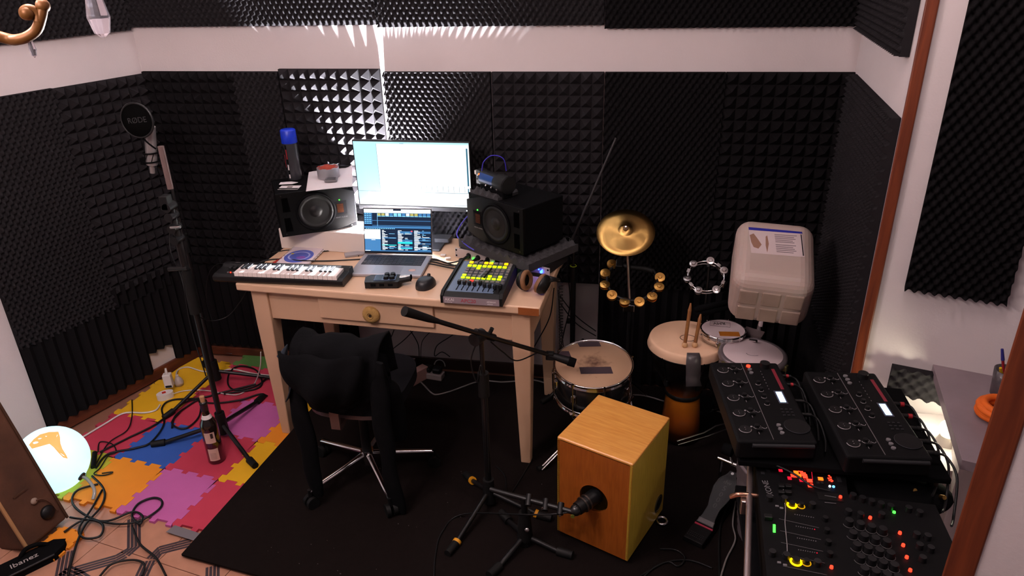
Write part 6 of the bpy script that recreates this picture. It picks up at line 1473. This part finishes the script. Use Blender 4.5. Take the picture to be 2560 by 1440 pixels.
mbox(940, 650, .062, .030, .0012, mat('map_black', (.005, .005, .005), .4), 'route_print')
for k in range(2):
    a, b = mpt(885, 640+70*k), mpt(1000, 660+60*k); part(MB().tube([a+Vector((0, 0, .0018)), b+Vector((0, 0, .0018))], .001, 4), 'route_arrow', greyp, mx, world=True)
for x, y in ((410, 745), (455, 765), (430, 1310), (490, 1335)): mbox(x, y, .009, .006, .003, greyp, 'pill_button', bevel=.001)
for x, y in ((520, 560), (450, 560), (520, 620), (450, 620)): mbox(x, y, .016, .012, .010, black, 'crossfader_cap', bevel=.002)
cable([at(1878, 1150, .74), at(1930, 1160, .745), at(1985, 1185, .745), at(2030, 1215, .74), at(2075, 1228, .735)], .003, cablem, 'black cable lying across the red grid display')
c = at(2230, 1205, .70)
solo(MB().ball((c.x+.01, c.y, .668), .12, 24, 12, sc=(1.25, .72, .38)), 'soft_pouch', matte, 'black soft pouch between the second looper and the mixer', 'pouch')
for k, (px, py) in enumerate(((2283, 1210), (2356, 1227))):
    q = at(px, py, .72); solo(MB().cyl((q.x, q.y, .70), (q.x+.004, q.y-.012, .708), .006, n=10), 'jack_tip', gold, ('brass jack tip on the black pouch', 'brass jack tip beside the pouch near the wall')[k], 'plug')

# grey ribbed bucket under the red-lit looper
q = at(1905, 1060, .25)
bk_ = thing('bucket', 'grey ribbed plastic bucket half hidden under the red-lit looper', 'bucket', T(1.725, -1.05, RUG))
prof = [(.115, 0)]
for k in range(9): prof += [(.118+.004*k, .01+.035*k), (.126+.004*k, .022+.035*k)]
prof += [(.155, .34), (.160, .345), (.160, .355), (.152, .355)]
part(MB().lathe(prof, 44), 'body', mat('bucket_grey', '#6e6468', .5), bk_)
for k in range(2): pass
part(MB().cyl((0, 0, .001), (0, 0, .004), .112, n=32), 'bottom', MATS['bucket_grey'], bk_)
fl_ = MB(); fl_.tube([at(1692, 1103, RUG+.08), at(1760, 1082, RUG+.09), at(1790, 1065, RUG+.10), at(1845, 1052, RUG+.10)], .004, 6); fl_.tube([at(1695, 1112, RUG+.07), at(1770, 1090, RUG+.08), at(1845, 1062, RUG+.09)], .003, 6)
solo(fl_, 'stand_leg', steel, 'thin metal stand leg on the rug between djembe and bucket', 'drum stand')

# ================================================================ marble shelf on the right wall, pens, orange skein
SZ = .775
marble = mat('marble_grey', '#83747a', .35, var=.32, vs=9)
sa, sb_, sc0 = at(2332, 905, SZ), at(2405, 1150, SZ), None
loc = [MP.inverted() @ q for q in (sa, sb_)]
sh = MB(); x0 = loc[0].x; x1 = loc[1].x; yn = loc[1].y
pol = [(x0, -.001), (x1, yn), (.62, yn), (.62, -.001)]
sh.prism(pol, SZ-.03, SZ, MP); solo(sh, 'marble_shelf', marble, 'grey marble shelf fixed to the white wall beside the loopers', 'shelf', bevel=.002)
solo(MB().bx((.30, -.40, .0), (.34, -.002, SZ-.03), MP), 'shelf_support', plaster, 'white panel carrying the marble shelf', 'panel')
pcu = at(2502, 985, SZ)
def pens():
    t = thing('pen_cup', 'clear glass cup on the marble shelf holding pens', 'cup', T(pcu.x, pcu.y, SZ+.0005))
    part(MB().lathe([(0, .002), (.026, .002), (.026, 0), (.030, 0), (.036, .085), (.034, .085), (.028, .004), (0, .004)], 28), 'glass', mat('cup_glass', '#b0a4aa', .1, trans=.85), t)
    for k, (dx, dy, col, lab) in enumerate(((-.02, .01, '#8f1c28', 'red pen in the glass cup'), (.012, .016, '#c9b020', 'yellow pencil in the glass cup'), (.024, 0, '#15151a', 'black pen in the glass cup'), (-.005, -.01, '#2a2a78', 'blue pen in the glass cup'), (-.022, -.016, '#c8a010', 'short yellow pen in the glass cup'))):
        p0 = Vector((pcu.x-dx*.4, pcu.y-dy*.4, SZ+.008)); p1 = Vector((pcu.x+dx*1.4, pcu.y+dy, SZ+(.15, .155, .16, .12, .10)[k]))
        s_ = thing('pen', lab, 'pen', T(*p0)); m = mat('pen_'+col[1:], col, .4)
        part(MB().cyl(p0, p0.lerp(p1, .75), .0042, n=8), 'barrel', m, s_, world=True); part(MB().cyl(p0.lerp(p1, .75), p1, .0055, .004, n=8), 'cap', m if k != 0 else mat('pen_cap_blue', '#2c2c7a', .4), s_, world=True)
pens()
oq = at(2490, 1045, SZ); og = MB(); rr = random.Random(5)
for k in range(7): og.torus(.040+.004*rr.random(), .011, 26, 8, T(oq.x+.006*rr.uniform(-1, 1), oq.y+.006*rr.uniform(-1, 1), SZ+.014+.005*k) @ Rz(rr.uniform(0, 6)) @ Rx(rr.uniform(-.12, .12)))
solo(og, 'orange_skein', mat('orange_yarn', '#d8600e', .7, var=.15, vs=40), 'orange coiled cord bundle on the marble shelf', 'cord')
# foam block and small lamp under the shelf
fo = MB(); foam_egg(fo, .22, .10, None, base=.02, amp=.02, a=.02, b=.02)
fo.v = [q for q in fo.v]
FB = MP @ T(.10, -.02, .66); fo.v = [FB @ q for q in fo.v]; solo(fo, 'foam_offcut', foam, 'grey foam offcut against the wall behind the second looper', 'foam mat')
sl_ = at(2372, 1085, .60)
sl = thing('shelf_lamp', 'small warm lamp glowing under the marble shelf', 'lamp', T(2.16, -1.18, .60))
part(MB().cyl((0, 0, 0), (0, 0, .03), .03, .02, n=18), 'base', whitep, sl); part(MB().ball((0, 0, .055), .028, 18, 12), 'bulb', mat('bulb_warm', '#fff6d8', .4, emit='#f2ecc0', es=5), sl)
solo(MB().bx((2.08, -1.32, .555), (2.26, -1.02, .5995)), 'side_board', plaster, 'white board beneath the small shelf lamp', 'panel')
ld = bpy.data.lights.new('shelf_light', 'POINT'); ld.energy = SHELF_W; ld.color = (1, .95, .72); ld.shadow_soft_size = .03
lo = bpy.data.objects.new('shelf_light', ld); COL.objects.link(lo); lo.parent = sl; lo.location = (0, 0, .09)

# ================================================================ chandelier
CHC = Vector((-.06, -2.22, 2.12))
cbr = mat('chandelier_brass', '#6b431c', .5, .35); crys = mat('crystal', '#e8e2ea', .05, trans=.9, ior=1.5)
chd = thing('chandelier', 'brass chandelier with curled arms and crystal drops hanging from the ceiling', 'chandelier', T(*CHC))
part(MB().lathe([(0, -.10), (.02, -.09), (.03, -.05), (.016, 0), (.03, .05), (.012, .10), (.008, .14), (.008, CEIL-CHC.z-.03)], 20), 'column', cbr, chd)
part(MB().lathe([(.06, CEIL-CHC.z-.03), (.05, CEIL-CHC.z-.005), (0, CEIL-CHC.z-.002)], 24), 'ceiling_rose', cbr, chd)
a_tip = at  # visible arm: from the column towards the photographed curl
def cpx(px, py, d): 
    v = ray(px, py).normalized(); return CAM+v*d
e0, e1, e2, e3, e4 = cpx(0, 92, 1.64), cpx(50, 98, 1.62), cpx(88, 78, 1.61), cpx(102, 45, 1.6), cpx(108, 10, 1.6)
armp = [CHC+Vector((0, 0, -.05)), CHC.lerp(e0, .5)+Vector((0, 0, -.05)), e0, e1, e2, e3, e4]
ar = part(MB().tube(smooth(armp, 8), (lambda t: .0105-.002*t), 10), 'arm', cbr, chd, world=True)
curl = [cpx(96, 55, 1.6), cpx(95, 38, 1.6), cpx(85, 26, 1.6), cpx(70, 22, 1.6), cpx(60, 28, 1.6), cpx(62, 38, 1.6), cpx(74, 38, 1.6)]
part(MB().tube(smooth(curl, 6), .008, 8), 'scroll', cbr, ar, world=True); part(MB().ball(cpx(68, 33, 1.6), .012, 12, 8), 'scroll_end', cbr, ar, world=True); part(MB().ball(cpx(107, 14, 1.6), .012, 12, 8), 'arm_tip', cbr, ar, world=True)
def drop(p, L, R): 
    return MB().add([p+Vector((0, 0, L/2))]+[p+Vector((R*f*math.cos(2*PI*k/8), R*f*math.sin(2*PI*k/8), z)) for z, f in ((L*.22, .72), (-.12*L, 1.0), (-.40*L, .68)) for k in range(8)]+[p+Vector((0, 0, -L/2))],
        [(0, 1+k, 1+(k+1) % 8) for k in range(8)]+[(1+8*j+k, 9+8*j+k, 9+8*j+(k+1) % 8, 1+8*j+(k+1) % 8) for j in range(2) for k in range(8)]+[(17+k, 25, 17+(k+1) % 8) for k in range(8)])
part(drop(cpx(242, 26, 1.55), .095, .019), 'crystal_drop', crys, chd, world=True); part(drop(cpx(80, 118, 1.62), .036, .006), 'crystal_drop', crys, ar, world=True)
c_top = cpx(238, -30, 1.55); part(MB().tube(smooth([CHC+Vector((0, 0, .06)), CHC.lerp(c_top, .5)+Vector((0, 0, .10)), c_top+Vector((0, 0, .03)), c_top], 6), .004, 6), 'crystal_arm', cbr, chd, world=True)
for k, a in enumerate((70, 140, 210, 280, 345)):
    a = math.radians(a); d_ = Vector((math.cos(a), math.sin(a), 0)); R1 = .30
    if k in (0, 1, 2, 3): part(MB().tube(smooth([(0, 0, -.05), d_*.14+Vector((0, 0, -.09)), d_*.26+Vector((0, 0, -.06)), d_*R1+Vector((0, 0, .02))], 6), .009, 8), 'arm', cbr, chd)
    if k in (0, 1, 2, 3):
        b = d_*R1+Vector((0, 0, .05)); part(MB().ball(b+Vector((0, 0, .04)), .03, 14, 10), 'bulb', mat('bulb_chandelier', '#fff0e0', .4, emit=LAMP_COL, es=CHANDELIER_E), chd)

# added fill lamp, unseen: brightens the drums in the right half of the room
CL = Vector((1.68, -1.62, CEIL))
cl = thing('added_fill_lamp', 'added unseen opal fill lamp brightening the drum corner', 'lamp', T(CL.x, CL.y, CEIL-.11))
part(MB().lathe([(0, .085), (.13, .085), (.13, .108), (0, .108)], 32), 'mount', whitep, cl)
part(MB().lathe([(0, 0), (.05, .006), (.095, .03), (.115, .06), (.12, .085), (0, .085)], 36), 'opal_bowl', mat('fill_lamp_glow', '#fff2ea', .4, emit=LAMP_COL, es=FILL_LAMP_E), cl)

# crumbs scattered on the rug
cr_ = MB(); rr = random.Random(11)
for k in range(34):
    q = at(rr.uniform(620, 1450), rr.uniform(1150, 1435), RUG+.001); sz = rr.uniform(.0008, .0022)
    if CA.x-.02 < q.x < 1.36 and -1.32 < q.y < -.8: continue
    cr_.box((q.x, q.y, RUG+sz*.5), (sz*rr.uniform(.8, 2.4), sz, sz), T(0, 0, 0))
solo(cr_, 'crumbs', greyp, 'tiny pale crumbs scattered over the dark rug', 'crumbs', kind='stuff')
